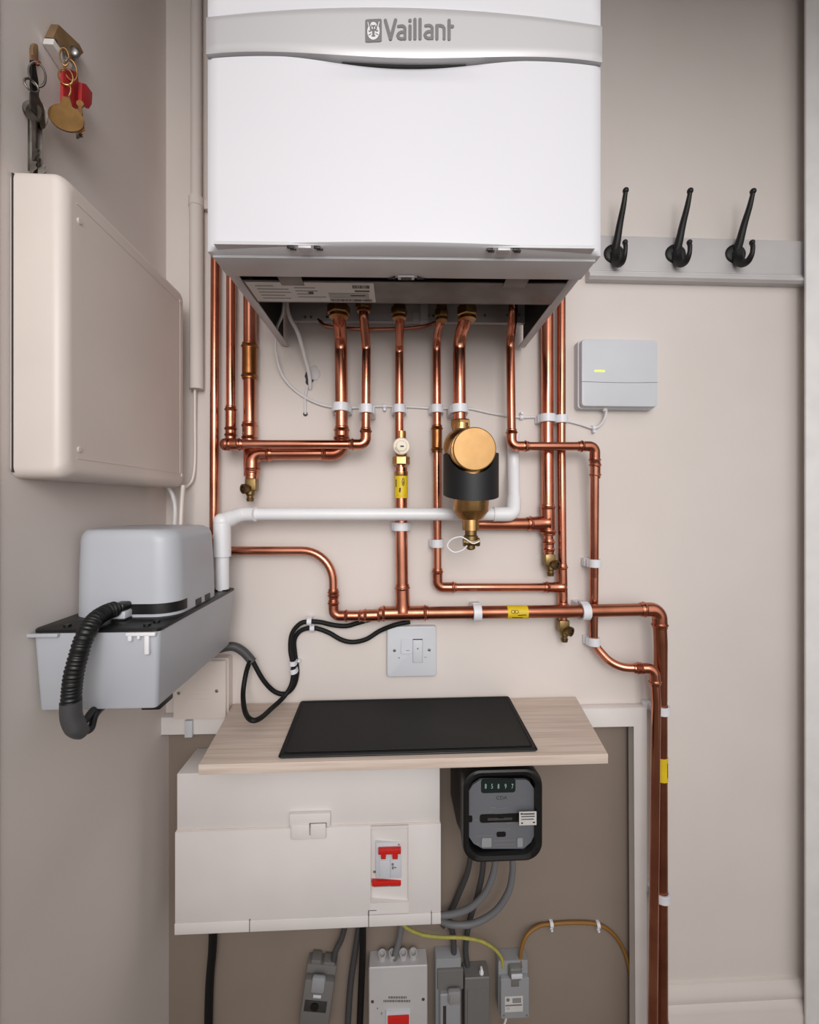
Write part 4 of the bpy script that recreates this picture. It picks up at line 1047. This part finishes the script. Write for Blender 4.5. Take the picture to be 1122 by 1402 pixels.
for y in (360,368,376,384): p, q = I_(945,y,.7785), I_(1000,y+2,.7785); mb.box(p.x,q.x,.7782,.7787,q.z,p.z)
p, q = I_(900,402,.7785), I_(1005,405,.7785); mb.box(p.x,q.x,.7782,.7787,q.z,p.z); text_mesh(mb, 'CE', .005, I_(916,426,.7784), (1,0,0), (0,0,1))
mb.build('sticker_print', M_INKG, lb)
for x in (888,1035): c = I_(x,465); MB().lathe([(.002,0),(.002,.0006)], (c.x,.7792,c.z), (0,-1,0), 12).build('screw', M_INKG, rb)
cable('white_lead', [I_(905,470,.79),I_(900,500,.79),I_(888,540,.79),I_(880,600,.79)], .0022, M_CABW, 'short white lead leaving bottom of the labelled grey block')
# tilted fuse holder on the left
c = P(437,1352,.785); T = Matrix.Translation(c) @ Matrix.Rotation(math.radians(8), 4, 'Y')
fh = thing('fuse_holder', (c.x,.81,c.z-.08), 'dark grey fuse holder leaning to one side, left of the white isolator', 'fuse block')
def tb(name, x0, x1, y0, y1, z0, z1, m, bev=.0015, par=None): return MB().box(x0,x1,y0,y1,z0,z1,bev,2,T).build(name, m, par or fh)
tb('case', -.026,.026,.003,.0245,-.085,.036, M_BGREYD); tb('cover', -.026,.026,-.010,.004,-.085,.022, M_BGREYD, .003)
tb('terminal_cover', -.014,.010,-.013,-.004,.002,.030, M_BGREY, .004)
w = tb('window', -.021,.018,-.0106,-.0098,-.032,-.012, M_SWSL, .0003)
MB().lathe([(.007,0),(.007,.002)], T @ V((-.003,-.0105,-.022)), (0,-1,0), 18).build('fuse_cap', M_BLK, w)
tb('clip', -.008,.006,-.0112,-.0098,-.007,-.002, M_GREYL, .0004)
tb('top_terminal', -.020,-.003,.004,.022,.034,.043, M_BGREYD, .001); tb('top_terminal', .002,.022,.004,.022,.034,.041, M_BGREYD, .001)

# ------------------------------------------------------------------ keys on the left wall
# steel bunch
X0 = LW+.008
def K(px, py, X=X0): return PX(px, py, X)
kb = thing('key_bunch', K(48,235), 'bunch of steel keys on a black strap, hanging left of the red tags', 'keys')
mb = MB(); pts = [K(43,60,LW+.004),K(43.5,75,LW+.006),K(44,100,X0),K(44,125,X0)]
hk = thing('wall_hook', K(44,70,LW), 'small brown wall hook holding the steel key bunch', 'hook')
o = [K(x, y, LW+.0005) for x, y in ((40,66),(41,61),(44,59),(47,61),(48,66),(48,82),(46,86),(41,86),(40,82))]
MB().prism(o, (.004,0,0), bev=.0008).build('back_plate', M_WOODK, hk)
MB().sweep(spline([K(45,78,LW+.004),K(48,83,LW+.010),K(51,88,LW+.014),K(54,85,LW+.015)]), .0017, 8).build('prong', M_COPD, hk)
o = [K(40,82),K(45,82),K(50,112),K(51,140),K(46,140),K(40,118)]
MB().prism(o, (.0025,0,0), bev=.0006).build('strap', M_BLKM, kb)
def ringm(c, r, rot, w, name, par, m, n=26, sx=1):
    R = Matrix.Rotation(rot, 3, 'Z'); mb = MB(); pts = [c+R @ V((sx*r*math.cos(2*PI*k/n), 0, r*math.sin(2*PI*k/n))) for k in range(n+1)]
    mb.sweep(pts, w, 8); return mb.build(name, m, par)
ringm(K(51,102,X0+.006), .013, .5, .0011, 'key_ring', kb, M_KEY, sx=.55); ringm(K(43,117,X0+.006), .006, .9, .0011, 'key_ring', kb, M_KEY)
def key(par, px, py0, py1, X, bw, m, rot, bowh=16, name='key'):
    a, b = K(px,py0,X), K(px,py1,X); R = Matrix.Rotation(rot, 3, 'Z'); mb = MB(); L = a.z-b.z
    S_ = .0008*bowh
    def mk(pts, t):
        mb.prism([a+R @ V((x,-t/2,z)) for x, z in pts], R @ V((0,t,0)))
    mk([(bw*math.cos(2*PI*k/16), -S_*.5+S_*.5*math.sin(2*PI*k/16)) for k in range(16)], .0022)
    mk([(-.0018,-S_*.9),(.0018,-S_*.9),(.0018,-L*.93),(0,-L),(-.0018,-L)], .0018)
    mk([(.0015,-L*.78),(.0048,-L*.80),(.0034,-L*.84),(.005,-L*.88),(.0015,-L*.93)], .0016)
    return mb.build(name, m, par)
key(kb, 44,138,242, X0+.002, .0075, M_KEY, .3, 22); key(kb, 41,140,234, X0-.002, .0065, M_KEY, .8, 22); key(kb, 50,136,238, X0+.005, .0085, M_KEY, -.2, 32); key(kb, 55,140,246, X0+.008, .007, M_KEY, .5, 34); key(kb, 47,142,220, X0+.010, .008, M_KEY, .1, 24)
mb = MB(); mb.prism([K(x,y,X0+.012) for x, y in ((40,126),(50,128),(57,145),(61,175),(57,178),(50,158),(40,150))], (.0016,-.0004,0), bev=.0003); mb.build('key_fob', M_KEY, kb)
# hook block
hb = thing('key_hook_block', K(84,65,LW), 'slanted brown hook plate with white lower edge on the left wall', 'hook')
o = [K(x, y, LW+.0006) for x, y in ((69,33),(60,51),(86,88),(104,72),(98,60))]
MB().prism(o, (.010,0,0), bev=.001).build('plate', M_WOODK, hb)
o = [K(x, y, LW+.0006) for x, y in ((59.5,52.5),(58,60),(82,97),(86,89))]
MB().prism(o, (.012,0,0), bev=.001).build('lower_edge', M_TRIM, hb)
c = K(101,72,LW+.012); MB().ball(c, .0075, 10, (1,.6,1)).build('knob', M_SCREW, hb)
mb = MB(); c = K(76,56,LW+.0108); mb.lathe([(.0022,0),(.0022,.0008),(0,.001)], c, (1,0,0), 10); mb.build('screw', M_SCREW, hb)
MB().sweep(spline([K(86,64,LW+.010),K(87,75,LW+.020),K(90,84,LW+.024),K(94,80,LW+.026)]), .0014, 8).build('prong', M_SCREW, hb)
# red tagged bunch
kr = thing('key_bunch', K(95,185,LW+.02), 'key bunch with red tags and a round brass disc below the brown plate', 'keys')
XK = LW+.022
for (px, py, r, sx, rot) in ((88,78,.010,.45,.4),(90,105,.0095,.75,.3),(91,124,.0085,.7,-.2),(97,96,.012,.5,.7)):
    ringm(K(px,py,XK), r, rot, .0009, 'chain_link', kr, M_BRASS, sx=sx)
c = K(91.5,163,XK+.003)
mb = MB(); R = Matrix.Rotation(.35,3,'Z'); nrm = R @ V((0,-1,0))
mb.prism([c+R @ V((.0172*math.cos(2*PI*k/40), 0, .0152*math.sin(2*PI*k/40))) for k in range(40)], nrm*.0022, bev=.0004)
mb.prism([c+R @ V((x,0,z)) for x, z in ((-.006,.0135),(.006,.0135),(.003,.024),(-.003,.024))], nrm*.0020)
mb.build('brass_disc', mat('bronze_disc', (128,94,48), .5, metal=.6, nscale=60, col2=(108,78,38)), kr, label='round brass disc')
mb = MB(); mb.prism([K(x,y,XK-.006) for x, y in ((82,98),(92,94),(103,98),(106,140),(103,152),(82,152))], (.003,.001,0), bev=.0008); mb.build('key_tag', M_REDT, kr, label='red plastic tag')
mb = MB(); mb.prism([K(x,y,XK-.001) for x, y in ((107,112),(113,114),(122,126),(121,142),(117,148),(106,140))], (.004,.001,0), bev=.0008); mb.build('key_tag', M_REDT, kr, label='red plastic tag')
key(kr, 110,138,183, XK+.002, .004, M_BRASS, .2, 10); key(kr, 107,150,190, XK-.002, .005, M_KEY, .5, 12)

# ------------------------------------------------------------------ camera, light, world
sc = bpy.context.scene
cam = bpy.data.cameras.new('camera'); co = bpy.data.objects.new('camera', cam); COL.objects.link(co)
co.location = (0,0,CZ); co.rotation_euler = (PI/2, 0, -YAW)
cam.sensor_fit = 'HORIZONTAL'; cam.sensor_width = 36; cam.lens = 36*F/1122
cam.shift_x = 0; cam.shift_y = (CY-701)/1122*1.0
cam.clip_start = .02
sc.camera = co
def area(name, loc, tgt, sx, sy, e, col=(1,1,1)):
    l = bpy.data.lights.new(name, 'AREA'); l.shape = 'RECTANGLE'; l.size = sx; l.size_y = sy; l.energy = e; l.color = col
    o = bpy.data.objects.new(name, l); COL.objects.link(o); o.location = loc; l.spread = math.radians(92)
    o.rotation_euler = (V(tgt)-V(loc)).to_track_quat('-Z','Y').to_euler(); return o
area('added_key_light', (.12,-.75,1.5), (-.02,.8,1.15), .8, .7, 3.75, (1,.985,.97))  # added key light behind the camera, not a window; narrow beam dims corners
w = bpy.data.worlds.new('world'); sc.world = w; w.use_nodes = True
nt = w.node_tree; bg = nt.nodes['Background']; bg.inputs[0].default_value = (1,.975,.955,1)
tc = nt.nodes.new('ShaderNodeTexCoord')      # bright room behind the open door, dimmer to the sides
vm = nt.nodes.new('ShaderNodeVectorMath'); vm.operation = 'DOT_PRODUCT'; vm.inputs[1].default_value = V((.16,-1,.36)).normalized()
nt.links.new(tc.outputs['Generated'], vm.inputs[0])
mr = nt.nodes.new('ShaderNodeMapRange'); mr.interpolation_type = 'SMOOTHSTEP'
mr.inputs['From Min'].default_value = .45; mr.inputs['From Max'].default_value = 1; mr.inputs['To Min'].default_value = .12; mr.inputs['To Max'].default_value = 1.2
nt.links.new(vm.outputs['Value'], mr.inputs['Value']); nt.links.new(mr.outputs['Result'], bg.inputs[1])
vs = sc.view_settings; sc.display_settings.display_device = 'sRGB'
vs.view_transform = 'Standard'; vs.look = 'None'; vs.exposure = 0; vs.gamma = 1; vs.use_curve_mapping = False
